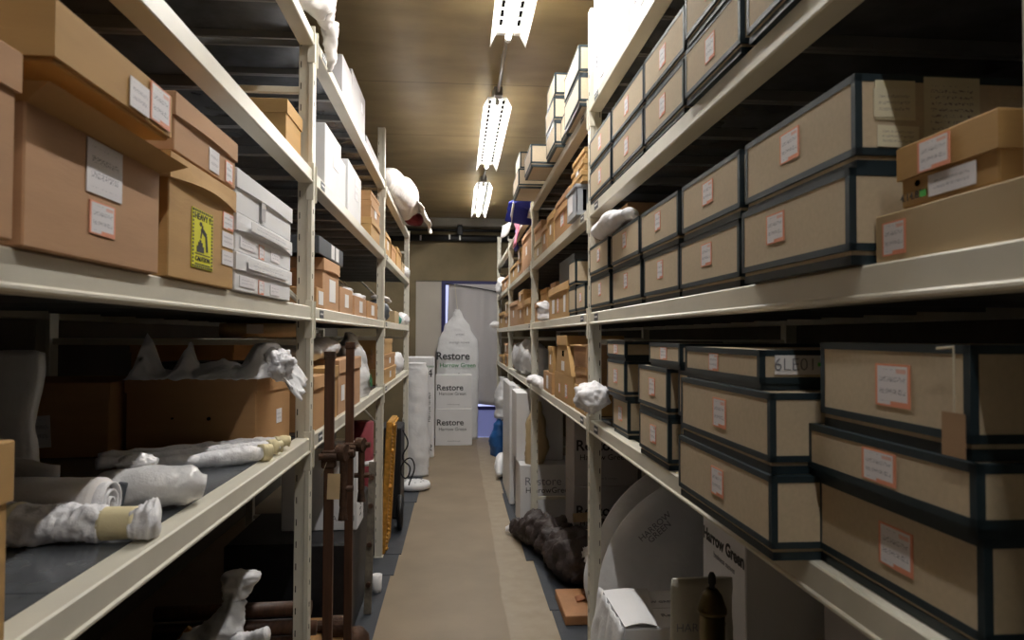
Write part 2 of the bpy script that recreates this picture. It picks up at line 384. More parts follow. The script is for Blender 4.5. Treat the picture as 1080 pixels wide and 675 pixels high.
for k, (a, b) in enumerate([(.86, 1.79), (3.66, 4.60), (6.47, 7.17)]):
    t = thing('lighting_conduit', (.26, a, 3.14), ['grey conduit leading to the nearest ceiling light', 'grey conduit between the nearest and middle ceiling lights', 'grey conduit between the middle and farthest ceiling lights'][k], 'conduit', 'conduits between the lights')
    MB().cyl((0, 0, 0), (0, b-a-.07, 0), .011, 10).build('conduit_pipe', CONDUIT, t, True)
    MB().box(-.03, .03, b-a-.07, b-a, -.03, .03, .004).build('junction_box', CONDUIT, t)
    MB().cyl((0, (b-a)*.5, .01), (0, (b-a)*.5, .08), .005, 6).build('hanger', CONDUIT, t)

# ------------------------------------------------------------------ racks
def rack(side):
    L = side == 'L'
    s = -1 if L else 1; X0 = XL if L else XR; P = LP if L else RP
    levels = [(LOW, .052), (MID, .050), (UPL if L else UPP, .05), (TOPL if L else TOPR, .047)]
    tops = [2.56, 2.56, 2.92, 2.56] if L else [2.9, 2.89, 2.56, 2.56, 2.90]
    t = thing('shelving_rack', (X0, P[0], 0), 'long cream steel shelving rack with dark shelves along the %s side of the aisle' % ('left' if L else 'right'), 'shelving', 'steel racks')
    def bx(m, xa, xb, y0, y1, z0, z1, bev=0):   # xa, xb: depth measured in from the aisle face
        a, b = sorted((s*xa, s*xb)); return m.box(a, b, y0-P[0], y1-P[0], z0, z1, bev)
    for i, y in enumerate(P):
        for back in (0, 1):
            o0 = DEP-.05 if back else .0
            m = MB(); bx(m, o0, o0+.016, y, y+.05, 0, tops[i], .0015); bx(m, o0+.014, o0+.05, y+.006, y+.044, 0, tops[i], .0015)
            u = m.build('upright', STEEL, t)
            if not back:
                m = MB(); z = .1
                while z < tops[i]-.05:
                    bx(m, .041, .044, y+.0052, y+.007, z, z+.022); bx(m, -.0006, .002, y+.018, y+.024, z+.02, z+.036) if i < 2 else None
                    z += .075
                tag(m.build('slot_holes', DARK, u), kind='stuff')
                m = MB(); bx(m, -.008, .055, y-.008, y+.058, 0, .006, .001); m.build('foot_plate', STEEL, u)
        for z in (.286, 1.475, 2.35):
            m = MB(); bx(m, .05, DEP-.05, y+.012, y+.034, z-.011, z+.011, .002); m.build('frame_brace', STEEL, t)
        if i < len(P):
            for z0, z1 in ((.30, 1.20), (1.62, 2.40)):
                if z0 < 1 and i < 3: continue
                m = MB(); p = Vector((s*.05, y+.022-P[0], z0)); q = Vector((s*(DEP-.06), y+.022-P[0], z1))
                m.cyl(p, q, .009, 8); m.build('diagonal_brace', STEEL, t)
    for i in range(len(P)-1):
        y0, y1 = P[i]+.05, P[i+1]
        for li, (z, h) in enumerate(levels):
            for back in (0, 1):
                m = MB()
                if not back:
                    bx(m, .0, .048, y0-(.045 if not i else 0), y1, z-h, z, .003); bx(m, -.004, .006, y0+.002-(.045 if not i else 0), y1-.002, z-h, z-h+.010, .003)
                else:
                    bx(m, DEP-.048, DEP, y0, y1, z-h, z, .003)
                b = m.build('beam', STEEL, t)
                if not back:
                    for ya, yb in ((y0, y0+.004), (y1-.004, y1))[0 if i or L else 1:]:
                        m = MB(); bx(m, -.006, .02, ya, yb, z-h-.06, z+.02, .001); m.build('end_plate', STEEL, b)
                    if i > 0 or not L:
                        yl = y0+.10 if L or i else y1-.16
                        m = MB(); bx(m, -.0012, .0, yl, yl+.07, z-h+.014, z-.008); q = m.build('shelf_number_plate', SLATE, b)
                        m = MB(); bx(m, -.0018, -.0012, yl+.008, yl+.062, z-h+.026, z-.018); m.build('paper_strip', PAPER, b)
            # deck of pressed panels with folded edges
            m = MB(); n = 8; w_ = (y1-y0)/n
            for k in range(n):
                bx(m, .05, DEP-.05, y0+k*w_+.0015, y0+(k+1)*w_-.0015, z-.007, z-.001)
            d = m.build('shelf_deck', DECK, t)
            m = MB()
            for k in range(n):
                for q in (y0+k*w_+.002, y0+(k+1)*w_-.014): bx(m, .052, DEP-.052, q, q+.012, z-.03, z-.0075)
            m.build('deck_folds', DECKLIP, d)
    return t
rack('L'); rack('R')

# ------------------------------------------------------------------ box builders
def archive_box(side, xf, y0, y1, z, h, D, label, group='green-edged grey archive boxes', rz=0, lab=None, m=BOARD, base=.020):
    """grey board box with a deep lid; the edges bound in dark teal tape. xf: x of the aisle face"""
    s = 1 if side == 'R' else -1; L = y1-y0
    t = thing('archive_box', (xf+s*D/2, (y0+y1)/2, z), label, 'archive box', group, rz)
    dx, dy = D/2, L/2; w_, e = .0095, .0009
    MB().box(-dx, dx, -dy, dy, base, h, .0015).build('lid', m, t)
    i = .004
    MB().box(-dx+i, dx-i, -dy+i, dy-i, .0005, base+.01).build('base', m, t)
    b = MB()
    for z0, z1 in ((base, base+w_), (h-w_, h)):
        zz0, zz1 = (z0-e, z1) if z0 < h/2 else (z0, z1+e)
        for sx in (-1, 1):
            xa, xb = sorted((sx*(dx+e), sx*(dx-w_))); b.box(xa, xb, -dy-e, dy+e, zz0, zz1)
            ya, yb = sorted((sx*(dy+e), sx*(dy-w_))); b.box(-dx-e, dx+e, ya, yb, zz0, zz1)
    for sx in (-1, 1):
        for sy in (-1, 1):
            xa, xb = sorted((sx*(dx+e), sx*(dx-w_))); ya, yb = sorted((sy*(dy+e), sy*(dy-w_))); b.box(xa, xb, ya, yb, base-e, h+e)
    b.build('edge_binding', BIND, t)
    b = MB(); i2 = i-.001
    for sx in (-1, 1):
        xa, xb = sorted((sx*(dx-i2), sx*(dx-i2-.014))); b.box(xa, xb, -dy+i2, dy-i2, 0, .013)
        ya, yb = sorted((sx*(dy-i2), sx*(dy-i2-.014))); b.box(-dx+i2, dx-i2, ya, yb, 0, .013)
    b.build('base_binding', BIND, t)
    f = 'R' if side == 'R' else 'L'
    if lab is None: lab = (.0, .0, .045, .055)
    if lab:
        ly, lz, lw, lh = lab; lh = min(lh, (h-base)*.62)
        plate(t, 'paper_label', LAB, f, (-s*(dx+.0007), ly, base+(h-base)/2+lz), lw*LABW, lh)
    return t
def carton(side, xf, y0, y1, z, h, D, label, km=0, lid=.04, group='brown cartons on the racks', rz=0, labs=((0, 0, .05, .06),), bow=0.0, flare=0.0, mats=None, seed=0, name='carton'):
    """cardboard box: body, lift-off lid with slightly bowed skirt, paper labels"""
    s = 1 if side == 'R' else -1; L = y1-y0; mm = mats or KRAFT[km]
    t = thing(name, (xf+s*D/2, (y0+y1)/2, z), label, 'carton', group, rz)
    dx, dy = D/2, L/2; g = .004 if lid else 0
    MB().box(-dx+g, dx-g, -dy+g, dy-g, 0, h-(.006 if lid else 0), .002).build('body', mm, t)
    if lid:
        m = MB(); bm = m.bm; n = 8
        per = []
        for k in range(n): per.append((-dx+2*dx*k/n, -dy, 0, -1))
        for k in range(n): per.append((dx, -dy+2*dy*k/n, 1, 0))
        for k in range(n): per.append((dx-2*dx*k/n, dy, 0, 1))
        for k in range(n): per.append((-dx, dy-2*dy*k/n, -1, 0))
        rings = []
        for (zz, off, ins) in ((h-lid, 1, .0035), (h-lid, 1, 0), (h-lid*.5, .5, 0), (h-.002, 0, 0), (h, 0, .002)):
            ring = []
            for k, (x, y, nx, ny) in enumerate(per):
                a = (k % n)/n; b = math.sin(PI*a)
                q = bow*b*off; fl = flare*off
                sx = x/dx; sy = y/dy
                ring.append(bm.verts.new((x+nx*(q)+fl*sx-ins*sx, y+ny*q+fl*sy-ins*sy, zz+(bow*.9*b if off == 1 else 0))))
            rings.append(ring)
        for A, B in zip(rings, rings[1:]):
            for k in range(len(A)): bm.faces.new((A[k], A[(k+1) % len(A)], B[(k+1) % len(A)], B[k]))
        bm.faces.new(rings[-1]); bm.faces.new(list(reversed(rings[0])))
        m.build('lid', mm, t)
    f = 'R' if side == 'R' else 'L'
    for lb in labs:
        ly, lz, lw, lh = lb[:4]; lm = lb[4] if len(lb) > 4 else LAB
        out = dx+.0012+(bow+flare+.001 if (lid and h/2+lz+lh/2 > h-lid) else 0)-(0 if (not lid or h/2+lz > h-lid) else g)
        plate(t, 'paper_label', lm, f, (-s*out, ly, h/2+lz), lw, lh)
    return t

# ================================================================== RIGHT RACK, NEAREST BAY
ORD = ['farthest', 'second farthest', 'middle', 'second nearest', 'nearest']
rowb = [(622.5, 643.5), (646, 676.5), (679.5, 716), (717.5, 780.5), (783, 896)]
rowt = [(622, 641.5), (645, 674.5), (676, 715), (719.5, 781), (786.5, 902.5)]
def labpos(y0, y1, face=1):
    return (0.0, .0, min(.05, (y1-y0)*.2), .05)
for row, (cols, X, zz) in enumerate(((rowb, .552, MID), (rowt, .546, MID+.1335))):
    for i, (a, b) in enumerate(cols):
        x = X-(.020 if (i == 4 and row == 0) else 0)
        ya, yb = U(b, x, z=zz+.065), min(2.815, U(a, x, z=zz+.065))
        archive_box('R', x, ya, yb, zz+.001, .1315, .55 if i >= 3 else .42, 'dark-edged grey archive box, right middle shelf, nearest bay, %s in the %s row' % (ORD[i], ('bottom', 'top')[row]),
                    'grey archive boxes on the right middle shelf', rz=random.uniform(-.006, .006),
                    lab=((yb-ya)*(.12, .02)[row] if i == 4 else (.0), .008, .043 if i > 2 else .034, .050))
# handwritten notes on the end of the big top box
big = [o for o in bpy.data.objects if o.get('label', '').endswith('nearest in the top row') and 'second' not in o['label']][0]
ey = -(U(786.5, .546, z=MID+.2)-U(902.5, .546, z=MID+.2))/2-.0012; zc = .078
plate(big, 'paper_note', NOTE, 'F', (-.275+.057, ey, zc+.018), .058, .055)
plate(big, 'handwritten_note', LAB3, 'F', (-.275+.055, ey-.001, zc+.014), .060, .040, tilt=.02)
plate(big, 'handwritten_note', LAB3, 'F', (-.275+.060, ey-.001, zc-.033), .060, .030, tilt=-.02)
plate(big, 'ruled_note', LAB4, 'F', (-.275+.140, ey, zc+.002), .082, .10)
upb = [(622, 644.5), (645.5, 678.5), (679.5, 721), (722.5, 780), (787, 850)]
for row in (0, 1):
    for i, (a, b) in enumerate(upb):
        X = .548-(.008 if i >= 3 else 0)-(.006 if row and i > 2 else 0)
        zz = UPP+.065+row*.13
        archive_box('R', X, U(b, X, z=zz), min(2.818, U(a, X, z=zz))-.004, UPP+.001+row*.1335, .1315, .42, 'dark-edged grey archive box, right upper shelf, nearest bay, %s in the %s row' % (ORD[i], ('bottom', 'top')[row]),
                    'grey archive boxes on the right upper shelf', rz=random.uniform(-.008, .008), lab=(.0, .0, .036, .055))
G = 'grey archive boxes on the right lower shelf'
# stacks on the lower shelf
def lowstack(xs, ys, hs, D, names, labs):
    z = LOW+.001
    out = []
    for k, h in enumerate(hs):
        x = xs[k]; y0, y1 = ys[k]
        out.append(archive_box('R', x, y0, y1, z, h, D[k] if isinstance(D, (list, tuple)) else D, names[k], G, lab=labs[k], rz=random.uniform(-.004, .004), base=.020 if h > .08 else .012)); z += h+.0015
    return out
nm = lambda w: ['bottom grey archive box of the %s stack on the right lower shelf' % w, 'middle grey archive box of the %s stack on the right lower shelf' % w, 'shallow grey archive box topping the %s stack, right lower shelf' % w]
lowstack((.575, .562, .562), ((2.28, 2.50), (2.27, 2.54), (2.27, 2.54)), (.131, .131, .066), .34, nm('farthest'), [(0, 0, .04, .05), (0, 0, .04, .05), (0, 0, .04, .05)])
lowstack((.548, .545, .55), ((1.745, 2.03), (1.745, 2.03), (1.66, 1.93)), (.131, .131, .066), .36, nm('second farthest'), [(0, 0, .04, .05)]*3)
lowstack((.56, .557), ((1.53, 1.68), (1.53, 1.69)), (.131, .131), .36, nm('half hidden'), [(0.0, 0, .04, .05)]*2)
ST = lowstack((.490, .492, .50), ((1.035, 1.487), (1.045, 1.475), (1.10, 1.47)), (.131, .127, .066), .46, nm('protruding'), [(-.0, .0, .040, .052), (-.005, 0, .042, .055), (.02, 0, .032, .05)])
plate(ST[2], 'white_label', PAPER, 'F', (-.23+.075, -.187, .042), .10, .032)
text(ST[2], '6LE01', .03, GINK, 'F', (-.23+.060, -.1882, .042), bold=-.0005)
plate(ST[2], 'green_dot', GREENP, 'F', (-.23+.102, -.1882, .043), .006, .006)
nn = ['deep grey archive box at the bottom of the nearest right lower stack', 'shallow wide archive box in the middle of the nearest right lower stack', 'deep grey archive box with a buff tag, top of the nearest right lower stack']
NS = lowstack((.568, .556, .560), ((.700, 1.04), (.695, 1.048), (.706, 1.015)), (.131, .080, .127), .5, nn, [(-.02, .0, .046, .055), (-.005, 0, .048, .055), (-.02, 0, .047, .055)])
tg = thing('hanging_tag', (.556, .722, LOW+.33), 'buff paper tag on a string hanging from the top archive box at the right', 'tag')
MB().cyl((-.004, 0, -.065), (-.004, 0, .012), .0011, 6).cyl((-.004, 0, .010), (-.006, .024, .008), .0016, 6).build('string', STRING, tg)
m = MB(); m.box(-.0055, -.0045, -.018, .018, -.112, -.063); m.build('tag_card', REDTAG, tg)

# cartons at the right edge
carton('R', .565, .632, U(896, .532, z=MID+.065)-.006, MID+.001, .064, .34, 'long low pale brown box on the right middle shelf at the edge of the frame', 3, 0, 'brown boxes at the right edge', labs=((.085, -.002, .047, .044),))
c = carton('R', .567, .675, .84, MID+.067, .079, .22, 'small lidded brown box stacked on the long low box at the right edge', 2, .043, 'brown boxes at the right edge', labs=((.012, .016, .055, .038),), rz=.01)
plate(c, 'paper_label', LAB2, 'R', (-.1085, -.012, .018), .075, .026)
plate(c, 'green_sticker', GREENP, 'R', (-.1085, .036, .012), .010, .008)
text(c, '4.14.83', .014, INK, 'R', (-.1085, .057, .012))
MB().cyl((-.1075, .048, .027), (-.1062, .048, .027), .004, 12).build('finger_hole', DARK, c)
# cartons lying on the archive boxes at the far end of the nearest bay, middle shelf
carton('R', .605, 2.40, 2.80, MID+.268, .115, .42, 'lidded brown carton on top of the archive boxes by the first right post', 0, .05, 'brown cartons on the right middle shelf', labs=((0, -.02, .05, .04),))
o = MB().sweep([(.56, 2.18, 1.9), (.545, 2.34, 1.9035), (.548, 2.60, 1.9035)], [(.03, .02), (.046, .036), (.036, .03)], amp=.008, seed=3, flat=MID+.2685).build('tissue_roll', TISSUE, None, True)
tag(o, 'white tissue-wrapped roll lying on the archive boxes of the right middle shelf', 'wrapped object')
o = MB().blob((.530, 2.685, 1.258), (.066, .11, .056), .26, 5, freq=1.9).build('crumpled_plastic', TISSUE, None, True)
tag(o, 'white crumpled plastic bundle sticking out past the first right post over the lower shelf', 'wrapped object')
# white cartons on the top shelf
for i, (a, b) in enumerate([(2.22, 2.80), (1.62, 2.20), (1.0, 1.60)]):
    c = carton('R', .562, a, b, TOPR+.001, .42, .42, ['white carton on the right top shelf beside the first post, with vertical lettering', 'white carton on the right top shelf, second from the first post', 'white carton on the right top shelf, third from the first post, above the frame'][i],
               mats=WHITEC, lid=0, group='white cartons on the right top shelf', labs=())
    text(c, 'HARROW GREEN', .035, GINK, 'R', (-.2115, .22, .21), tilt=PI/2)
    plate(c, 'packing_tape', GREYC, 'R', (-.2112, -.25, .21), .045, .415, .0008)
    plate(c, 'paper_label', LAB2, 'R', (-.2115, .12, .06), .07, .05)

# ================================================================== RIGHT RACK, SECOND BAY
gt = 'grey archive boxes on the right top shelf'
for x, y0, y1, k, lb in [(.515, 2.885, 3.30, 0, 'bottom grey archive box of the pair just past the first right post, top shelf'), (.515, 2.89, 3.30, 1, 'upper grey archive box of the pair just past the first right post, top shelf'),
                         (.53, 3.34, 3.50, 0, 'narrow grey archive box between the pair and the stack of three, right top shelf'),
                         (.50, 3.53, 3.87, 0, 'bottom box of the stack of three grey archive boxes, right top shelf'), (.497, 3.54, 3.87, 1, 'middle box of the stack of three grey archive boxes, right top shelf'), (.503, 3.55, 3.86, 2, 'top box of the stack of three grey archive boxes, right top shelf'),
                         (.42, 3.96, 4.33, 0, 'single grey archive box jutting over the aisle from the right top shelf'),
                         (.40, 4.55, 5.00, 0, 'farthest grey archive box jutting over the aisle from the right top shelf'), (.415, 4.62, 4.95, 1, 'small grey archive box on the farthest jutting box, right top shelf')]:
    archive_box('R', x, y0, y1, TOPR+.001+k*.1335, .1315, .34, lb, gt, lab=False, rz=random.uniform(-.01, .01), m=BOARD2)
gb = 'brown cartons in the second right bay'
crate = thing('plastic_crate', (.53+.15, 3.17, UPP+.001), 'grey slotted plastic crate on the right upper shelf past the first post', 'crate')
m = MB().box(-.15, .15, -.13, .13, 0, .012).box(-.15, -.144, -.13, .13, .012, .14, .001).box(.144, .15, -.13, .13, .012, .14, .001).box(-.15, .15, -.13, -.124, .012, .14, .001).box(-.15, .15, .124, .13, .012, .14, .001).box(-.156, .156, -.136, .136, .125, .14, .002); m.build('crate_body', GREYCRATE, crate)
m = MB()
for k in range(7): m.box(-.12+k*.036, -.104+k*.036, -.1312, -.129, .02, .115)
m.build('slots', DARK, crate)
plate(crate, 'paper_label', PAPER, 'R', (-.1515, 0.03, .07), .12, .08)
for k in range(3):
    carton('R', .545+.006*k, 2.99, 3.31, UPP+.143+k*.052, .050, .30, 'shallow brown box on the grey crate, %s of three' % ('lowest', 'middle', 'topmost')[k], 2, .022, gb, labs=((0, -.004, .08, .03, PAPER),) if k == 1 else ())
for (y0, y1, z, h, km, lid, lb, labs) in [
    (3.38, 3.95, UPP, .165, 0, .045, 'wide brown carton with a red-marked label on the right upper shelf, second bay', ((0, 0, .12, .07),)),
    (3.40, 3.93, UPP+.167, .045, 1, .03, 'shallow brown box on the wide carton of the right upper shelf, second bay', ()),
    (3.99, 4.28, UPP, .20, 2, .05, 'brown carton left of the wide one on the right upper shelf, second bay', ((0, 0, .05, .06, PAPER),)),
    (4.31, 4.55, UPP, .17, 0, .04, 'lower brown carton third along on the right upper shelf, second bay', ((0, 0, .05, .06, PAPER),)),
    (4.58, 5.02, UPP, .13, 3, .04, 'wide low brown carton at the second right post, upper shelf', ((0, -.02, .07, .05, PAPER),)),
    (4.60, 5.00, UPP+.132, .11, 0, .04, 'brown carton on top of the low one at the second right post, upper shelf', ()),
    (3.41, 4.22, MID, .185, 2, .045, 'wide lidded carton on the right middle shelf, second bay, with papers taped on', ((-.25, -.02, .07, .09, PAPER), (.0, -.02, .06, .08), (.2, -.02, .10, .08, PAPER))),
    (4.32, 4.55, MID+.13, .12, 1, .04, 'brown carton over the tissue figure on the right middle shelf', ((0, 0, .05, .05, PAPER),)),
    (4.58, 5.00, MID, .14, 0, .04, 'brown carton at the second right post on the middle shelf', ((0, 0, .05, .05, PAPER),)),
    (4.60, 4.98, MID+.142, .09, 2, .03, 'small brown carton on the one at the second right post, middle shelf', ()),
    (3.30, 3.90, LOW, .15, 2, 0, 'brown carton under the tapering one on the right lower shelf, second bay', ((-.1, -.01, .07, .07), (.12, -.01, .04, .05))),
    (4.02, 4.45, LOW, .125, 0, .0, 'small brown carton left of the tapering one on the right lower shelf', ((0, 0, .10, .08, PAPER),)),
    (4.03, 4.22, LOW+.127, .16, 2, .03, 'upright brown carton on the small one of the right lower shelf', ((0, 0, .05, .06, PAPER),)),
    (2.94, 3.26, LOW, .12, 2, 0, 'bottom brown carton of the stack right behind the first right post, lower shelf', ((.08, .02, .05, .05),)),
    (2.95, 3.24, LOW+.122, .085, 0, .03, 'middle brown carton of the stack right behind the first right post, lower shelf', ()),
    (2.96, 3.25, LOW+.209, .10, 1, .0, 'top brown carton with its flap up, stack behind the first right post, lower shelf', ()),
    ]:
    c = carton('R', .558 if z < MID+.1 or z > 1.8 else .60, y0, y1, z+.001, h, .32, lb, km, lid, gb, labs=labs, rz=random.uniform(-.02, .02), bow=.006 if lid > .03 else 0)
    if 'flap up' in lb:
        MB().box(-.18, -.155, -.145, .145, .094, .099, 0, Matrix.Rotation(.0, 4, 'Y')).build('flap', KRAFT[2], c)
    if 'tissue figure' in lb: c.location.z = MID+.131; c.location.x += .02
carton('R', .66, 4.31, 4.56, MID+.001, .128, .3, 'plain brown carton behind the tissue figure, right middle shelf', 0, 0, gb, labs=())
# tapering carton with a hand hole
t = thing('tapered_carton', (.70, 3.60, LOW+.1525), 'tall tapering brown carton with a black hand hole, right lower shelf second bay', 'carton', gb)
m = MB(); bm = m.bm
A = [bm.verts.new(v) for v in ((-.142, -.27, 0), (.15, -.27, 0), (.15, .27, 0), (-.142, .27, 0))]; B = [bm.verts.new(v) for v in ((-.142, -.13, .15), (.15, -.13, .15), (.15, .20, .15), (-.142, .20, .15))]
bm.faces.new(list(reversed(A))); bm.faces.new(B)
for k in range(4): bm.faces.new((A[k], A[(k+1) % 4], B[(k+1) % 4], B[k]))
m.build('body', KRAFT[2], t)
MB().box(-.147, .155, -.135, .205, .148, .20, .002).build('lid', KRAFT[2], t)
MB().box(-.1435, -.1415, -.03, .03, .09, .12).build('hand_hole', DARK, t)
plate(t, 'paper_label', PAPER, 'R', (-.1435, 0, .04), .10, .05)
# archive boxes and others middle shelf second bay
gm = 'grey archive boxes in the second right bay, middle shelf'
archive_box('R', .553, 2.945, 3.17, MID+.001, .1315, .4, 'grey archive box alone on the right middle shelf just past the first post', gm, lab=(0, 0, .03, .04))
archive_box('R', .553, 3.19, 3.385, MID+.001, .1315, .4, 'lower of two stacked narrow grey archive boxes past the first post, right middle shelf', gm, lab=False)
archive_box('R', .553, 3.195, 3.385, MID+.1345, .1315, .4, 'upper of two stacked narrow grey archive boxes past the first post, right middle shelf', gm, lab=False)
carton('R', .76, 2.95, 3.17, MID+.134, .20, .3, 'brown lidded carton set back above the archive box past the first right post', 1, .05, gb, labs=())
o = MB().box(.60, .93, 3.50, 4.02, MID+.19, MID+.335, .004).build('dark_slipcase', SLATE, None); tag(o, 'dark grey slab-like case on the wide lidded carton, right middle shelf', 'case')
o = MB().sweep([(.57, 4.4, MID+.004), (.57, 4.41, MID+.05), (.56, 4.4, MID+.09), (.57, 4.39, MID+.125)], [(.05, .05), (.04, .045), (.05, .055), (.02, .02)], amp=.015, seed=8, freq=20, flat=MID+.002).build('tissue_figure', TISSUE, None, True)
tag(o, 'small upright white tissue-wrapped figure on the right middle shelf near the second post', 'wrapped object')
t = thing('wrapped_parcel', (.79, 4.7, LOW+.001), 'grey plastic-wrapped panel with a large dark R, right lower shelf by the second post', 'wrapped object')
MB().sheet(lambda a, b: (-.10+.02*noise.noise(Vector((a*4, b*4, 2))), -.32+.66*a-.12*b*a, .002+.33*b*(1-.3*a)), 20, 14, .012).build('plastic_sheet', PLASTICD, t, True)
text(t, 'R', .11, INK, 'R', (-.128, .07, .11))
o = MB().sweep([(.56, 4.25+.25, LOW+.02), (.56, 4.75, LOW+.03), (.56, 4.98, LOW+.03)], [(.02, .015), (.05, .04), (.05, .03)], amp=.02, seed=4, flat=LOW+.002).build('crumpled_paper', TISSUE, None, True)
tag(o, 'white crumpled paper at the second right post on the lower shelf', 'wrapped object')

# ================================================================== RIGHT RACK, THIRD AND FARTHEST BAYS
g3 = 'brown cartons in the far right bays'
for (x, y0, y1, z, h, km, lid, lb) in [
    (.555, 5.22, 5.95, UPP, .30, 1, .05, 'tall pinkish carton on the right upper shelf beyond the second post'),
    (.555, 6.02, 6.45, UPP, .14, 0, .04, 'lower brown carton beside the tall pinkish one, right upper shelf'),
    (.56, 6.03, 6.43, UPP+.142, .10, 2, .03, 'upper brown carton beside the tall pinkish one, right upper shelf'),
    (.555, 6.5, 7.3, UPP, .17, 2, .04, 'brown carton against the third right post, upper shelf'),
    (.555, 5.22, 5.75, MID, .20, 2, .05, 'wide brown carton beyond the second right post, middle shelf'),
    (.555, 5.80, 6.40, MID, .19, 0, .05, 'second brown carton beyond the second right post, middle shelf'),
    (.56, 5.83, 6.36, MID+.192, .11, 2, .04, 'brown carton stacked on the second one beyond the second right post, middle shelf'),
    (.555, 6.46, 7.3, MID, .24, 1, .04, 'brown carton against the third right post, middle shelf'),
    (.555, 7.6, 8.2, MID, .16, 0, .04, 'nearest low carton in the farthest right bay, middle shelf'),
    (.56, 7.62, 8.15, MID+.162, .13, 3, .04, 'pale carton stacked in the farthest right bay, middle shelf'),
    (.555, 8.3, 9.3, MID, .20, 2, .04, 'farthest brown carton of the right middle shelf'),
    (.555, 7.6, 8.3, LOW, .14, 0, .03, 'brown carton in the farthest right bay, lower shelf'),
    (.555, 8.4, 9.2, LOW, .10, 2, .03, 'farthest low brown carton of the right lower shelf'),
    (.56, 7.62, 8.25, LOW+.142, .12, 1, .03, 'carton stacked in the farthest right bay, lower shelf'),
    (.555, 7.6, 8.6, UPP, .14, 0, .03, 'brown carton in the farthest right bay, upper shelf')]:
    carton('R', x, y0, y1, z+.001, h, .35, lb, km, lid, g3, labs=((0, 0, .10, .07, PAPER),), rz=random.uniform(-.02, .02), bow=.008)
def wrap(lb, pts, rad, m=PLASTIC, amp=.02, seed=1, flat=None, name='wrapped_bundle', freq=9, grp=None, n=28, seg=20):
    o = MB().sweep(pts, rad, amp=amp, seed=seed, flat=flat, freq=freq, n=n, seg=seg).build(name, m, None, True); tag(o, lb, 'wrapped object', grp); return o
wrap('grey plastic-wrapped bundle on the right lower shelf beyond the second post', [(.66, 5.3, 1.29), (.64, 6.1, 1.30), (.62, 6.9, 1.28)], [(.08, .12), (.1, .15), (.08, .12)], PLASTICD, .04, 3, LOW+.002)
wrap('white plastic bundle in the farthest right bay, upper shelf', [(.62, 8.65, UPP+.08), (.59, 9.0, UPP+.10), (.60, 9.4, UPP+.08)], [(.05, .05), (.09, .12), (.05, .07)], PLASTIC, .04, 5, UPP+.002)
wrap('white plastic scrap hanging over the aisle at the far end of the right middle shelf', [(.56, 9.38, MID+.05), (.50, 9.36, MID+.05), (.43, 9.35, MID+.04)], [(.03, .03), (.07, .05), (.02, .02)], PLASTIC, .02, 6, MID+.002)
t = thing('blue_bundle', (.57, 5.6, TOPR+.01), 'blue cloth bundle with white straps and a pink edge hanging off the right top shelf', 'bundle')
MB().sweep([(.14, -.25, .06), (.06, -.25, .07), (-.03, -.2, .05), (-.075, -.1, -.08)], [(.10, .04), (.14, .05), (.16, .05), (.14, .03)], amp=.015, seed=2, freq=8).build('blue_cloth', BLUE, t, True)
MB().sheet(lambda a, b: (-.155-.02*b+.03*math.sin(a*4), -.42+.85*a, .02-.11*b-.06*a+.02*math.sin(a*7)), 16, 10, .006).build('white_strap', TISSUE, t, True)
MB().sheet(lambda a, b: (-.055+.012*math.sin(b*5), .35+.25*a, .02-.22*b), 6, 10, .012).build('pink_edge', PINK, t, True)
MB().sheet(lambda a, b: (-.03+.012*math.sin(b*7), .60+.3*a, .0-.20*b), 6, 10, .010).build('blue_fold', BLUE, t, True)

# blue bag at the far right foot
t = thing('blue_bag', (.52, 8.6, 0), 'blue plastic bag on the floor at the far end of the right rack', 'bag')
MB().sweep([(0, 0, .0), (.0, 0, .18), (0.01, 0, .36), (0, .02, .46)], [(.10, .14), (.12, .17), (.08, .1), (.02, .03)], amp=.03, seed=4, flat=.0).build('bag_body', BLUEBAG, t, True)
MB().sweep([(-.02, 0, .45), (0, .0, .52)], [.012, .03], amp=.01, n=6, seg=8).build('bag_neck', BLUEBAG, t, True)
wrap('pale plastic-wrapped upright bundle above the blue bag at the far right', [(.54, 8.3, .50), (.55, 8.35, .75), (.56, 8.35, 1.0)], [(.08, .1), (.1, .12), (.05, .05)], PLASTICD, .03, 9)
wrap('white plastic sleeve curving out onto the floor at the far right', [(.50, 7.35, .19), (.47, 7.3, .20), (.44, 7.2, .14), (.435, 7.1, .05)], [.05, .055, .05, .035], PLASTIC, .01, 2, .006)
o = MB().box(.50, .60, 7.0, 7.4, .006, .135, .01).build('dark_block', BLACK, None); tag(o, 'low dark block under the white sleeve at the far right', 'block')
# white wrapped stack in the third bay on the floor
wp = thing('wrapped_stack', (.60, 6.5, .006), 'tall stack of white plastic-wrapped panels on the floor in the third right bay', 'wrapped object')
m = MB()
for k in range(3): m.box(-.14+k*.06, -.09+k*.06, -.45, .45, 0, 1.06-.03*k, .01)
m.build('stacked_panels', PLASTIC, wp)
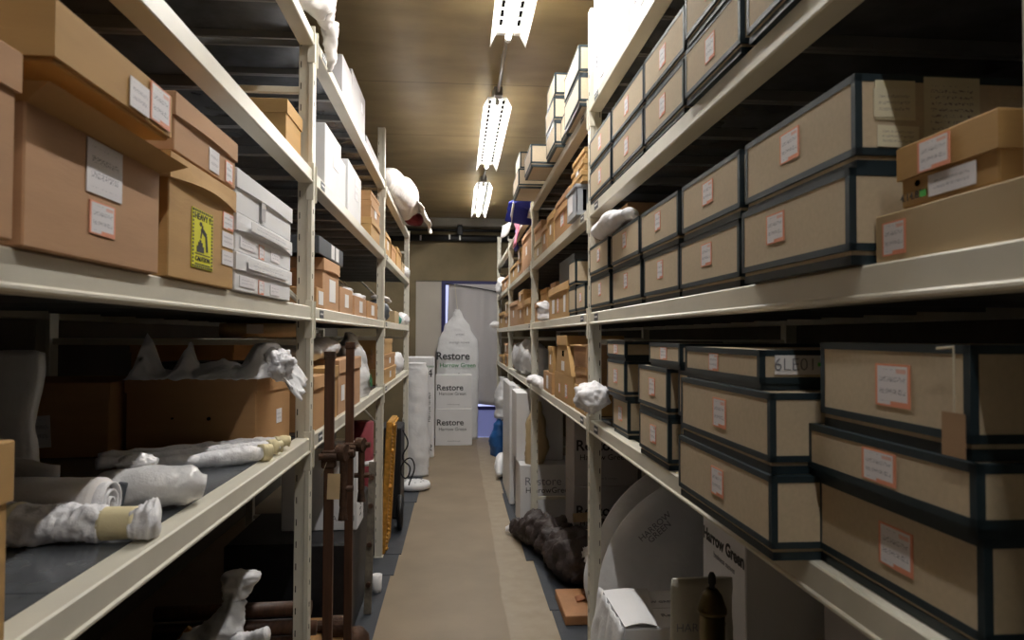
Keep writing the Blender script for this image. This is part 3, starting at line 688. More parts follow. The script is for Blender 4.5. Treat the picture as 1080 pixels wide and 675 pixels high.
# white cartons on the floor, second/third bay
def white_box(xc, yc, z, L, D, h, label, txt=True, rz=0, m=WHITEC, face='F', grp='white moving boxes', flap=False):
    t = thing('moving_box', (xc, yc, z), label, 'box', grp, rz)
    MB().box(-L/2, L/2, -D/2, D/2, 0, h, .004).build('body', m, t)
    MB().box(-L/2+.002, L/2-.002, -.0015, .0015, h-.0005, h+.0006).build('lid_seam', GREYC, t)
    if txt:
        if face == 'F':
            text(t, 'Restore', L*.23, INK, 'F', (-L*.10, -D/2-.0006, h*.62), bold=.002)
            text(t, 'Harrow Green', L*.125, INK, 'F', (-L*.03, -D/2-.0006, h*.44))
            text(t, 'archive & storage', L*.05, GINK, 'F', (0, -D/2-.0006, h*.12))
        elif face == 'R':
            text(t, 'Restore', D*.23, INK, 'R', (-L/2-.0006, D*.1, h*.62), bold=.002)
            text(t, 'Harrow Green', D*.125, INK, 'R', (-L/2-.0006, D*.03, h*.44))
    if flap:
        MB().box(-L/2, -L/2+.004, -D/2, D/2, h-.004, h+.0, 0).build('tape_strip', PAPER, t)
        MB().sheet(lambda a, b: (-L/2-.001-.09*b, -D/2+D*a, h-.002+.012*math.sin(b*3)-.0*b), 4, 6, .004).build('open_flap', WHITEC, t)
    return t
def txt_lower(t, L, D, h):
    text(t, 'Restore', L*.2, GINK, 'F', (-L*.1, -D/2-.0006, h*.74)); text(t, 'HarrowGreen', L*.14, INK, 'F', (.0, -D/2-.0006, h*.60))
b = white_box(.71, 5.50, .006, .45, .42, .49, 'white moving box on the floor under the second right bay, printed front', False); txt_lower(b, .45, .42, .49)
b = white_box(.66, 5.70, .50, .38, .45, .54, 'white moving box stacked on the printed one behind the second right post', False); text(b, 'Ma\nGr', .08, INK, 'F', (.0, -.2257, .27))
white_box(1.03, 4.88, .006, .45, .36, .45, 'white moving box deep under the second right bay, bottom one', True, m=GREYC)  # white box in grey card: its shade is put into the colour
white_box(1.03, 4.88, .458, .45, .36, .45, 'white moving box deep under the second right bay, top one', True, m=GREYC)  # same greyed card, shade under the rack painted in
wrap('tall tan plastic-wrapped bundle on the printed moving box, right floor', [(.60, 5.36, .499), (.63, 5.36, .63), (.61, 5.38, .80), (.63, 5.38, .98)], [(.07, .05), (.09, .06), (.08, .05), (.03, .03)], TAN, .015, 5)

# ------------------------------------------------------------------ right floor, nearest bays
t = thing('bundled_coat', (.62, 4.52, .006), 'lumpy dark brown quilted bundle lying on the mats under the right rack', 'bundle')
MB().sweep([(-.16, .66, .06), (-.16, .50, .08), (-.05, .30, .12), (.03, .1, .14), (.06, -.1, .12), (.10, -.30, .15), (.15, -.48, .14), (.20, -.60, .07)],
           [(.045, .05), (.05, .06), (.11, .12), (.12, .12), (.12, .10), (.16, .15), (.15, .14), (.05, .05)], amp=.045, seed=6, flat=.0, freq=15, n=110, seg=36).build('quilted_roll', QUILT, t, True)
MB().sweep([(.26, .08, .06), (.28, -.05, .14), (.30, -.20, .13), (.32, -.42, .08)], [(.08, .06), (.14, .13), (.13, .11), (.07, .07)], amp=.06, seed=9, flat=0, freq=8, n=40).build('folded_flap', QUILT, t, True)
MB().sweep([(-.25, .66, .03), (-.19, .65, .045)], [(.03, .02), (.035, .035)], amp=.008, n=8, seg=10).build('white_end', TISSUE, t, True)
plate(t, 'buff_tag', TAGM, 'F', (.19, -.05, .30), .10, .06, tilt=.05)
MB().box(.12, .24, -.32, -.24, .272, .276, 0, Matrix.Identity(4)).build('cardboard_scrap', TAGM, t)
o = MB().blob((.765, 3.95, .22), (.04, .10, .05), .3, 7).build('white_cloth', TISSUE, t, True); o.location = -Vector((.62, 4.5, .006))
t = thing('wooden_tray', (.70, 3.71, .006), 'flat brown board lying on the floor at the foot of the first right post', 'board')
MB().box(-.14, .17, -.19, .19, 0, .05, .004).build('board', mat('orange_brown_board', (.42, .20, .085), .6, nscale=10, namp=.15), t)
MB().sheet(lambda a, b: (-.05+.14*a, -.02+.07*b+.03*a, .054+.012*math.sin(a*3.1)), 8, 4, .004).build('leather_scrap', REDP, t, True)
# plastic wrapped discs
def disc(xc, yc, r, th, label, seed, ry, lx=None):
    t = thing('wrapped_disc', (xc, yc, .006), label, 'wrapped object', 'plastic-wrapped discs under the right rack', ry)
    m = MB(); bm = m.bm; n = 56; nr = 8
    def P(rr, a, side):
        x = rr*math.cos(a); z = r+rr*math.sin(a)
        k = noise.noise(Vector((x*5, z*5, seed)))
        y = side*(th/2*(1-(rr/r)**6)+.006)+.012*k + .10*(z/(2*r))
        return (x, y, max(z+.01*k, 0))
    for side in (-1, 1):
        rings = [[bm.verts.new(P(r*(i+1)/nr, 2*PI*j/n, side)) for j in range(n)] for i in range(nr)]
        c = bm.verts.new(P(0, 0, side))
        for j in range(n): bm.faces.new((c, rings[0][j], rings[0][(j+1) % n]))
        for A_, B_ in zip(rings, rings[1:]):
            for j in range(n): bm.faces.new((A_[j], B_[j], B_[(j+1) % n], A_[(j+1) % n]))
        if side == -1: E0 = rings[-1]
        else:
            for j in range(n): bm.faces.new((E0[j], E0[(j+1) % n], rings[-1][(j+1) % n], rings[-1][j]))
    bmesh.ops.recalc_face_normals(bm, faces=bm.faces)
    m.build('wrapped_body', PLASTIC, t, True)
    return t
d = disc(1.02, 2.62, .465, .06, 'largest plastic-wrapped disc leaning under the right rack, in front of the others', 1, .0)
text(d, 'HARROW\nGREEN', .035, GINK, 'F', (-.24, .01, .74), tilt=.7)
disc(1.07, 3.02, .45, .05, 'second plastic-wrapped disc leaning behind the largest, right floor', 2, .05)
d = disc(.92, 3.28, .30, .08, 'small plastic-wrapped disc behind the first right post', 3, .1)
text(d, 'G', .06, INK, 'F', (-.20, -.02, .42))
wb = white_box(.64, 2.22, .006, .26, .30, .60, 'low white box with an open top flap at the bottom right, foreground', False, rz=.02)
MB().sheet(lambda a, b: (-.13+.10*a+.06*b*a, -.15+.30*b, .606+.010*math.sin(a*PI)*(1-b*.5)), 8, 8, .003).build('open_flap', WHITEC, wb)
text(wb, 'HARROW GREEN', .022, GINK, 'T', (.02, .05, .6012)); text(wb, 'Restore', .03, GINK, 'T', (.06, -.06, .6012))
MB().sheet(lambda a, b: (-.137-.09*b+.015*noise.noise(Vector((a*6, b*6, 1))), -.16+.34*a, .61-.60*b+.012*noise.noise(Vector((a*9, b*7, 4)))), 22, 26, .003).build('plastic_cover', PLASTIC, wb, True)
wrap('crumpled white plastic at the foot of the first right post', [(.60, 2.74, .05), (.575, 2.66, .10), (.57, 2.56, .12), (.59, 2.47, .09)], [(.03, .03), (.05, .09), (.055, .10), (.03, .06)], PLASTIC, .03, 4, .007)
# lamp-like brass cylinder
t = thing('brass_canister', (.63, 1.66, 0.006), 'tall dark brass canister with a domed cap and knob, bottom right', 'canister')
MB().lathe([(.036, 0), (.036, .02), (.031, .03), (.031, .81)], seg=28).build('body', BRASS, t, True)
MB().lathe([(.032, .81), (.036, .813), (.036, .822), (.032, .832), (.024, .856), (.013, .870)], seg=28).build('domed_cap', BRASS, t, True)
MB().lathe([(.007, .868), (.007, .880), (.010, .884), (.009, .902), (.005, .910)], seg=18).build('knob', BLACK, t, True)
t = thing('plastic_packet', (.652, 1.79, .006), 'cream plastic-bagged packet behind the brass canister', 'packet')
MB().sweep([(0, 0, .0), (0, 0, .3), (0, 0, .6), (0, 0, .85)], [(.075, .042), (.08, .042), (.083, .042), (.083, .010)], amp=.008, seed=5).build('bag', mat('cream_bag', (.52, .49, .42), .4, bump=.5, bscale=20), t, True)
text(t, 'HARROW', .03, GINK, 'F', (-.02, -.050, .74)); text(t, 'LR 26', .03, GINK, 'F', (-.04, -.052, .62), tilt=1.57)
t = white_box(1.03, 2.02, .006, .46, .33, 1.02, 'tall white box with lettering facing the aisle behind the packet, bottom right', False, rz=0)
text(t, 'Harrow Green', .052, INK, 'R', (-.2306, .0, .86), bold=.002); text(t, 'business moves', .026, GINK, 'R', (-.2306, -.01, .815))
text(t, 'Restore', .09, INK, 'R', (-.2306, .0, .52), tilt=PI/2)
wd = white_box(1.16, 1.52, .006, .48, .40, .62, 'dim white box at the back of the bottom right corner, lower one', False, m=GREYC)  # white box darkened to grey by colour to look dim
wd = white_box(1.20, 1.52, .628, .50, .40, .26, 'dim white box with handling marks at the back of the bottom right corner', False, m=GREYC)  # dimness painted in with the grey card, as on the box below
MB().box(-.15, -.09, -.2012, -.2, .08, .15).build('handling_mark', GINK, wd); MB().box(-.06, -.01, -.2012, -.2, .08, .15).build('handling_mark', INK, wd)

# ================================================================== LEFT RACK, NEAREST BAY, MIDDLE SHELF
gl = 'brown cartons in the nearest left bay'
a = carton('L', -.492, .812, 1.163, MID+.001, .170, .42, 'big brown carton with a flared tray top at the left, holding a lidded box', 1, 0, gl, labs=((.0, .042, .095, .072, LAB2), (-.005, -.026, .068, .045)))
m = MB(); bm = m.bm
lo = [(-.212, -.177), (.212, -.177), (.212, .177), (-.212, .177)]; hi = [(-.235, -.192), (.245, -.192), (.245, .205), (-.235, .205)]
A = [bm.verts.new((x, y, .166)) for x, y in lo]; B = [bm.verts.new((x, y, .184)) for x, y in hi]
C = [bm.verts.new((x*.985, y*.98, .184)) for x, y in hi]; D = [bm.verts.new((x*.985, y*.985, .172)) for x, y in lo]
for k in range(4):
    j = (k+1) % 4
    bm.faces.new((A[k], A[j], B[j], B[k])); bm.faces.new((B[k], B[j], C[j], C[k])); bm.faces.new((C[k], C[j], D[j], D[k]))
bm.faces.new(D); bm.faces.new(list(reversed(A)))
m.build('tray_lid', KRAFT[2], a)
MB().box(-.17, .17, -.15, .15, .17, .2105, .003).build('inner_lid', KRAFTIN, a)
carton('L', -.460, .805, 1.130, MID+.212, .074, .40, 'wide brown box lid-up on the flared carton, top left', 2, .068, gl, labs=((.115, .004, .07, .058), (.045, -.006, .06, .042, LAB2)), rz=.01)
bb = [o for o in bpy.data.objects if o.get('label', '').startswith('wide brown box lid-up')][0]
carton('L', -.470, .40, .770, MID+.001, .204, .42, 'brown lidded carton cut off by the left edge of the frame, middle shelf', 1, .044, gl, labs=())
c = carton('L', -.490, 1.200, 1.546, MID+.001, .216, .42, 'brown carton with the yellow HEAVY warning sticker, left middle shelf', 2, .046, gl, labs=((.130, .035, .066, .036), (.130, -.005, .070, .032, LAB2), (.130, -.044, .070, .030, LAB2)), bow=.010)
# sticker
sk = plate(c, 'warning_sticker', YELLOW, 'L', (.2072, -.015, .083), .108, .112, .001)
m = MB(); W, H = .108, .112
W = .076; H = .115
for k in range(10):
    x = -W/2+W*(k+.5)/10
    for yy in (-H/2+.003, H/2-.003): m.box(x-.0024, x+.0024, yy-.0022, yy+.0022, .0005, .0009)
for k in range(16):
    y = -H/2+H*(k+.5)/16
    for xx in (-W/2+.003, W/2-.003): m.box(xx-.0022, xx+.0022, y-.0022, y+.0022, .0005, .0009)
# bending man lifting a load
def seg(x0, y0, x1, y1, w_): 
    d = Vector((x1-x0, y1-y0, 0)); L = d.length; ang = math.atan2(d.y, d.x)
    mt = Matrix.Translation(((x0+x1)/2, (y0+y1)/2, 0)) @ Matrix.Rotation(ang, 4, 'Z'); m.box(-L/2, L/2, -w_/2, w_/2, .0005, .0010, 0, mt)
seg(-.006, .022, .012, .010, .009); seg(.012, .010, .016, -.022, .007); seg(-.004, .020, -.008, .002, .004); seg(.0, .024, -.004, .028, .004)
m.cyl((-.008, .030, .0005), (-.008, .030, .0010), .0045, 12)
seg(-.022, -.020, .004, -.020, .012); seg(-.017, -.011, -.001, -.011, .010); seg(-.012, -.004, -.006, -.004, .005)
seg(-.028, -.0295, .028, -.0295, .0018); seg(-.028, -.0305-.019, .028, -.0305-.019, .0022)
m.build('pictogram', INK, sk).scale = (1.38, .97, 1)
text(sk, 'HEAVY !!', .0165, INK, 'T', (0, .042, .0008), bold=.0002, sx=1.3); text(sk, 'CAUTION', .0125, INK, 'T', (0, -.038, .0008), bold=.0002, sx=1.35)
carton('L', -.490, 1.218, 1.552, MID+.222, .104, .42, 'lidded brown box stacked on the HEAVY-marked carton, left middle shelf', 1, .042, gl, labs=((.03, -.022, .055, .045, LAB2), (.12, -.024, .045, .045)), bow=.003)
for k, (z0, h) in enumerate([(MID, .088), (MID+.089, .087), (MID+.177, .099)]):
    c = carton('L', -.492, 1.556, 2.066, z0+.001, h-.001, .40, 'white lidded carton, %s of the white stack of three, left middle shelf' % ('bottom', 'middle', 'top')[k], mats=WHITEC, lid=.040 if k < 2 else .044,
               group='white cartons in the nearest left bay', labs=((-.05, -.024, .045, .035), (.0+.08, -.022, .09, .028, LAB2), (-.16, -.02, .12, .025, LAB2)) if k < 2 else ((-.05, -.012, .035, .055, GREYC),), bow=.009 if k == 1 else .003)
    if k < 2: plate(c, 'lid_writing', WRITE, 'L', (.2005+(.010 if k else .004), -.0, h-.022), .36, .022, .001)
carton('L', -.62, 2.12, 2.36, MID+.001, .12, .35, 'small brown carton tucked behind the white stack by the first left post', 0, 0, gl, labs=())
carton('L', -.535, 2.165, 2.375, UPL+.001, .165, .38, 'brown lidded carton on the left upper shelf beside the first post', 2, .045, gl, labs=())

# ------------------------------------------------------------------ left rack, nearest bay, lower shelf
gw = 'brown cartons on the left lower shelf'
carton('L', -.510, .50, .835, LOW+.001, .228, .38, 'brown lidded carton at the left frame edge, lower shelf', 2, .07, gw, labs=())
bigc = carton('L', -.575, 2.10, 2.39, LOW+.001, .220, .40, 'large brown lidded carton under torn plastic on the left lower shelf', 0, .045, gw, labs=((.04, -.02, .045, .045, LAB2),), rz=-.11)
MB().cyl((.055, -.1462, .10), (.055, -.1405, .10), .005, 12).build('hand_hole', DARK, bigc)
MB().cyl((-.055, -.1462, .10), (-.055, -.1405, .10), .003, 12).build('staple_hole', DARK, bigc)
t = carton('L', -1.005, 2.02, 2.36, LOW+.001, .212, .34, 'brown lidded carton with a white paper label at the back left, lower shelf', 0, .05, gw, labs=(), rz=.10)
plate(t, 'paper_label', LAB2, 'F', (-.01, -.1695, .075), .055, .09, tilt=.06); plate(t, 'small_label', LAB2, 'F', (-.14, -.1695, .11), .045, .06, tilt=.03)
for xf, y0, y1, h, lb in [(-.80, 2.52, 3.1, .335, 'dark-looking brown carton deep at the back behind the first left post'), (-1.0, 3.15, 3.8, .33, 'second deep brown carton at the back of the left lower shelf')]:
    carton('L', xf, y0, y1, LOW+.001, h, .36, lb, 0, .05, gw, labs=())
t = thing('black_tray', (-.76, 2.2, LOW+.223), 'black tray lying on the large brown carton inside torn plastic', 'tray')
MB().box(-.14, .12, -.09, .09, 0, .045, .004).build('tray_body', BLACK, t); MB().box(.095, .115, -.092, -.088, .004, .03).build('yellow_label', NOTE, t)
def torn(a, b):
    x = -.945+.44*a
    prof = [(0, .0), (.06, .125), (.10, .11), (.18, .02), (.25, .015), (.33, .10), (.36, .095), (.40, .035), (.55, .05), (.66, .03), (.74, .095), (.82, .10), (.9, .05), (1, -.02)]
    for (p, q), (r, s_) in zip(prof, prof[1:]):
        if p <= a <= r: h = q+(s_-q)*(a-p)/(r-p); break
    base = -.006+(-.075 if a > .88 else 0)*min(1, (a-.88)/.12)
    z = LOW+.2285+base*(1-b)+h*b*1.0
    y = 2.035+.05*a*.4+.05*b+.02*noise.noise(Vector((a*14, b*5, 3)))+.03*(b*b)
    return (x+.012*noise.noise(Vector((a*9, b*6, 9)))+(.03*a*a), y-.02+(.10*a if a > .8 else 0), z+.006*noise.noise(Vector((a*20, b*9, 1))))
t = thing('torn_plastic', (0, 0, 0), 'torn white plastic sheeting gathered around the top of the large brown carton', 'plastic sheet')
MB().sheet(torn, 64, 10, .002).build('torn_rim', PLASTIC, t, True)
MB().sheet(lambda a, b: (-.70+.20*a, 2.05+.10*b+.05*a, LOW+.235+.035*math.sin(a*PI)*(1-b)+.022*noise.noise(Vector((a*7, b*7, 5)))-.085*max(0, a-.75)*2.2), 24, 12, .002).build('crumpled_corner', TISSUE, t, True)
MB().blob((-.545, 2.13, LOW+.262), (.045, .06, .045), .45, 12, freq=2.2).build('gathered_wad', TISSUE, t, True)
t = thing('mail_roll', (-.72, 2.56, LOW+.34), 'brown paper roll with a white label, high at the back behind the first left post', 'roll')
MB().cyl((-.15, .03, .028), (.13, .03, .028), .026, 18).build('roll', TAGM, t, True); plate(t, 'paper_label', PAPER, 'F', (-.02, .0025, .032), .06, .034)

# wrapped things lying on the lower left shelf
t = thing('wrapped_roll', (-.64, 1.215, LOW+.001), 'tissue-wrapped roll with a cream foam band at the front of the left lower shelf', 'wrapped object')
MB().sweep([(-.19, -.01, .029), (-.10, -.01, .033), (-.02, -.0, .032), (.045, .0, .030)], [(.030, .029), (.040, .034), (.035, .032), (.029, .028)], amp=.011, seed=2, flat=0, freq=26, n=70, seg=36).build('tissue_body', TISSUE, t, True)
MB().sweep([(.040, .0, .029), (.095, .006, .029)], [(.028, .028), (.027, .027)], flat=0, n=8, seg=24).build('foam_band', CREAMF, t, True)
MB().sweep([(.090, .006, .029), (.125, .009, .030)], [(.028, .028), (.030, .031)], amp=.014, seed=9, flat=0, freq=30, n=14, seg=24).build('crumpled_end', TISSUE, t, True)
MB().sweep([(-.15, -.012, .030), (-.085, -.012, .033)], [(.036, .033), (.0415, .0355)], amp=.004, seed=3, flat=0, freq=20, n=10, seg=24).build('yellowed_wrap', mat('yellowed_tissue', (.66, .60, .42), .6, bump=.4, bscale=20), t, True)
t = thing('rolled_foam', (-.715, 1.30, LOW+.001), 'white rolled foam sheet showing its spiral end, left lower shelf', 'wrapped object')
MB().sweep([(-.14, .005, .045), (.075, .0, .045)], [(.045, .043), (.045, .044)], amp=.003, seed=5, flat=0, freq=10, n=20, seg=28).build('foam_roll', CLOTH, t, True)
m = MB()
def spiral(a, b):
    th = a*2.6*2*PI; r = .006+.034*a; return (.070+.022*b, r*math.cos(th), .045+r*math.sin(th))
m.sheet(spiral, 60, 2, .004).build('spiral_end', TISSUE, t, True)
t = thing('bubble_wrapped_object', (-.612, 1.437, LOW+.001), 'bubble-wrapped oval object with dark tape, left lower shelf', 'wrapped object', rz=.35)
MB().sweep([(-.11, -.01, .035), (-.07, -.005, .042), (0, 0, .045), (.06, .003, .042), (.095, .005, .034)], [(.03, .024), (.055, .038), (.062, .042), (.056, .038), (.026, .02)], amp=.006, seed=4, flat=0, freq=16, n=36, seg=28).build('bubble_wrap', BUBBLE, t, True)
MB().box(-.066, -.05, -.078, -.07, .005, .06, .002, Matrix.Rotation(.2, 4, 'Y')).build('dark_tape', SLATE, t)
MB().blob((-.03, .05, .085), (.035, .03, .02), .3, 4).build('bubble_knot', BUBBLE, t, True)
t = thing('plastic_envelope', (-.845, 1.40, LOW+.001), 'cloudy plastic sheet standing folded behind the foam roll, left lower shelf', 'plastic sheet')
MB().sheet(lambda a, b: (-.11+.19*a+.02*b*(1 if a > .5 else -.3), .012*math.sin(a*5)-.035*b+.01*noise.noise(Vector((a*5, b*4, 7))), .115*b*(1-.25*abs(a-.5))+.002), 20, 10, .002).build('standing_sheet', PLASTIC, t, True)
MB().sheet(lambda a, b: (-.13+.24*a, .05+.10*b, .006+.025*abs(noise.noise(Vector((a*7, b*6, 2))))), 26, 16, .002).build('loose_sheet', PLASTICD, t, True)
t = thing('wrapped_parcel', (-1.04, 1.50, LOW+.008), 'tall plastic-wrapped panel with upside-down lettering at the left edge, lower shelf', 'wrapped object')
MB().sheet(lambda a, b: (-.20+.36*a-.015*b+.008*math.sin(b*9), .04*b+.012*noise.noise(Vector((a*4, b*6, 3))), .305*b), 16, 18, .03).build('panel_body', PLASTIC, t, True)
text(t, 'HARROW', .03, GINK, 'F', (.06, -.024, .055), tilt=PI)
for k, (p, q, r, lb) in enumerate([((-.93, 1.86, .03), (-.520, 2.135, .026), .016, 'rear long thin tissue-wrapped rod lying on the left lower shelf'),
                                   ((-.90, 1.79, .026), (-.520, 2.05, .026), .017, 'middle long thin tissue-wrapped rod lying on the left lower shelf'),
                                   ((-.78, 1.74, .024), (-.525, 1.96, .022), .020, 'front tissue-wrapped rod with folded plastic, left lower shelf')]):
    t = thing('wrapped_rod', (0, 0, LOW+.001), lb, 'wrapped object', 'wrapped rods on the left lower shelf')
    P_ = Vector(p); Q_ = Vector(q)
    MB().sweep([P_, P_.lerp(Q_, .5), P_.lerp(Q_, .8), Q_], [r*.8, r, r*1.15, r*.8], amp=.006, seed=k+3, freq=24, flat=0, n=44, seg=16).build('tissue_sleeve', TISSUE, t, True)
    MB().sweep([P_.lerp(Q_, .93), Q_ + (Q_-P_)*.02], [r*1.2, r*.9], amp=.008, seed=k, freq=40, flat=0, n=10, seg=14).build('cream_end', CREAMF, t, True)

# ------------------------------------------------------------------ below the lower left shelf, nearest bay
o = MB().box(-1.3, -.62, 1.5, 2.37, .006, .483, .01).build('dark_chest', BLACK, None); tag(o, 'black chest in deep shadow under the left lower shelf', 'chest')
t = thing('wrapped_statue', (-.675, 2.08, .485), 'figure wrapped in cloudy plastic on the chest under the left lower shelf', 'wrapped object')
MB().sweep([(-.04, 0, 0), (-.03, 0, .08), (.0, 0, .15), (.02, 0, .20), (.035, 0, .245), (.05, 0, .315)], [(.12, .11), (.11, .10), (.06, .06), (.038, .038), (.038, .038), (.046, .046)], amp=.03, seed=6, freq=14, n=50, seg=28).build('plastic_shroud', PLASTIC, t, True)
MB().sweep([(.04, -.04, .13), (.09, -.05, .145), (.135, -.055, .16)], [.03, .016, .018], amp=.008, freq=25, seed=2, n=20, seg=14).build('wrapped_hand', TISSUE, t, True)
MB().lathe([(.025, 0), (.045, .01), (.05, .04), (.03, .06)], c=(-.06, -.12, .05)).build('dark_jar', mat('dark_green_glass', (.02, .035, .015), .2), t, True)
MB().cyl((-.22, -.02, .01), (-.10, .0, .16), .008, 8).build('gilt_rod', GILT, t)
for k, (y, z) in enumerate([(2.50, .40), (2.50, .46), (2.505, .52), (2.55, .43)]):
    o = MB().cyl((-1.05, y, z), (-.54+.01*k, y+.02, z), .026, 14).build('wooden_rail', DWOOD, None, True)
    tag(o, 'dark wooden rails piled behind the foot of the first left post', 'rail', 'dark wooden rails')
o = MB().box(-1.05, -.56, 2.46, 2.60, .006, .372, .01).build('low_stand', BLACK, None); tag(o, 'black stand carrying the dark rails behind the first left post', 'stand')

# ------------------------------------------------------------------ left second bay, floor to lower shelf
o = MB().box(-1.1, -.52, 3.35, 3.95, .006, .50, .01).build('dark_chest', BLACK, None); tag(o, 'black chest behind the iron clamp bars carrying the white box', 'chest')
wbx = white_box(-.70, 3.69, .502, .38, .24, .42, 'white box on the black chest behind the iron clamp bars', False)
text(wbx, 'A. R.AI', .04, GINK, 'F', (.12, -.1206, .06)); text(wbx, 'HARROW', .07, INK, 'L', (.1906, 0, .2), tilt=PI/2)
def clamp(x, y, top, label, jaw_z, tagcard):
    t = thing('sash_clamp', (x, y, 0.006), label, 'clamp', 'iron clamp bars')
    MB().box(-.018, .016, -.010, .010, 0, top, .002).build('bar', DWOOD, t)
    MB().box(-.020, .018, -.012, .012, top-.03, top, .002).build('end_cap', RUST, t)
    MB().box(-.026, .024, -.018, .018, jaw_z-.025, jaw_z+.04, .005).cyl((-.03, -.028, jaw_z+.02), (.03, -.028, jaw_z+.02), .012, 12).build('sliding_jaw', RUST, t)
    MB().cyl((.03, 0, jaw_z+.03), (.062, -.01, jaw_z+.03), .030, 18).cyl((.07, -.01, jaw_z+.03), (.088, -.012, jaw_z+.03), .012, 10).build('hand_wheel', RUST, t, False)
    MB().cyl((.02, 0, jaw_z-.10), (.085, 0, jaw_z-.10), .011, 10).cyl((.05, 0, jaw_z-.16), (.05, 0, jaw_z+.0), .014, 12).cyl((.05, 0, jaw_z-.21), (.05, 0, jaw_z-.16), .018, 12, .012).build('screw', RUST, t)
    if tagcard:
        g = MB(); g.box(-.030, .014, -.0275, -.0265, jaw_z-.130, jaw_z-.040, .0, Matrix.Rotation(.03, 4, 'Y')).build('card_tag', TAGM, t)
        MB().cyl((-.022, -.027, jaw_z-.05), (-.005, -.024, jaw_z-.0), .0011, 6).build('string', STRING, t)
    return t
clamp(-.455, 2.49, 1.435, 'nearer tall rusty clamp bar with a buff tag, standing by the first left post', 1.045, True)
clamp(-.455, 2.95, 1.465, 'farther tall rusty clamp bar standing beside the tagged one', 1.00, False)
t = thing('wooden_block', (-.56, 3.08, .006), 'pale wooden block with iron fittings on the floor behind the clamp bars', 'block')
MB().box(-.12, .08, -.14, .14, 0, .20, .005).build('block', WOOD, t); MB().cyl((0.0, -.05, .235), (.08, -.05, .235), .045, 18).cyl((-.06, -.02, .225), (.02, -.02, .225), .024, 12).build('iron_wheel', RUST, t)
o = MB().lathe([(.05, 0), (.065, .04), (.058, .08), (.035, .11), (.01, .12)], c=(-.47, 3.30, .006), seg=24).build('iron_dome', RUST, None, True); tag(o, 'dark round iron dome on the floor beside the wooden block', 'metal object')
t = thing('iron_strip', (-.475, 3.74, .006), 'grey-brown iron strip with bolts leaning beside the white box', 'metal strip')
MB().box(-.02, .02, -.005, .005, 0, .80, .001, Matrix.Rotation(-.22, 4, 'X')).build('strip', IRONG, t)
for z in (.15, .35, .55, .7): MB().cyl((-.0, z*.218-.02, z), (-.0, z*.218+.01, z), .014, 8).build('bolt', RUST, t)
t = thing('rolled_rug', (-.60, 4.28, .006), 'maroon roll with a white tape band standing under the left lower shelf', 'roll')
MB().cyl((0, 0, 0), (0, 0, .96), .085, 24).build('roll_body', MAROON, t, True); MB().cyl((0, 0, .70), (0, 0, .73), .0875, 24).build('tape_band', PAPER, t, True)
t = thing('white_cup', (-.462, 4.06, .006), 'small white plastic cup on the mat between the iron strip and the second left post', 'cup')
MB().lathe([(.022, 0), (.026, .02), (.03, .10), (.027, .10), (.02, .012)], seg=18).build('cup_body', PAPER, t, True)
o = MB().box(-.80, -.53, 3.98, 4.16, .006, .60, .01).build('dark_case', BLACK, None); tag(o, 'black case between the iron strip and the maroon roll', 'case')
# ornate gilt frame
t = thing('gilt_frame', (-.50, 4.745, .006), 'ornate gilt picture frame standing on edge against the second left post', 'picture frame')
m = MB()
for (a, b, c_, d_) in [(0, .06, 0, .90), (.34, .40, 0, .90), (.06, .34, 0, .06), (.06, .34, .84, .90)]: m.box(-.03, .012, a, b, c_, d_, .006)
m.build('frame_moulding', GILT, t)
m = MB()
for k in range(36): m.blob((.016, .045, .02+k*.0245), (.009, .010, .010), 0, 0, sub=1)
for k in range(15): m.blob((.016, .03+k*.025, .88), (.009, .010, .010), 0, 0, sub=1)
m.build('beaded_edge', GILT, t, True)
m = MB()
for z in (.03, .16, .20, .45, .7, .87): m.blob((.018, .03, z), (.014, .02, .012), .3, z, sub=2)
m.build('carved_leaves', GILT, t, True)
MB().box(-.025, -.018, .05, .35, (.05), .86).build('backing_board', DWOOD, t)
t.rotation_euler = (0, .05, 0)
# black case, cable, wheel, wrapped things at the far left
t = thing('black_case', (-.56, 5.85, .006), 'upright black case with a tangled cable hanging beside it, far left floor', 'case')
MB().box(-.09, .10, -.2, .2, 0, .74, .01).build('case_body', BLACK, t)
cu = bpy.data.curves.new('cable', 'CURVE'); cu.dimensions = '3D'; cu.bevel_depth = .006; cu.bevel_resolution = 2
sp = cu.splines.new('BEZIER'); pts = [(.115, -.2, .72), (.16, -.24, .62), (.12, -.25, .5), (.18, -.26, .42), (.13, -.24, .34), (.17, -.25, .50), (.21, -.25, .46), (.17, -.24, .28)]
sp.bezier_points.add(len(pts)-1)
for b_, p_ in zip(sp.bezier_points, pts): b_.co = p_; b_.handle_left_type = b_.handle_right_type = 'AUTO'
curve_mesh(cu, 'cable', BLACK, t)
t = thing('iron_pulley', (-.44, 5.36, .006), 'small dark wheel on the mat in front of the black case', 'wheel')
MB().lathe([(.04, -.02), (.11, -.025), (.13, -.01), (.13, .01), (.11, .025), (.04, .02)], seg=28).build('tyre', BLACK, t, True)
for o in t.children: o.rotation_euler = (0, PI/2, .1); o.location = (0, 0, .13)
t = thing('wrapped_disc', (-.42, 6.75, .006), 'round flat plastic-wrapped disc lying on the mat at the far left', 'wrapped object')
MB().lathe([(.12, 0), (.155, .01), (.16, .04), (.15, .065), (.10, .075)], seg=36).build('disc_body', PLASTIC, t, True)
m = MB()
for k in range(9): m.blob((.09*math.cos(k*.7), .09*math.sin(k*.7), .076), (.012, .012, .002), 0, 0, sub=1)
m.build('printed_pattern', GINK, t)
t = thing('wrapped_plank', (-.44, 7.38, .006), 'tall white plastic-wrapped slab standing at the end of the left rack', 'wrapped object')
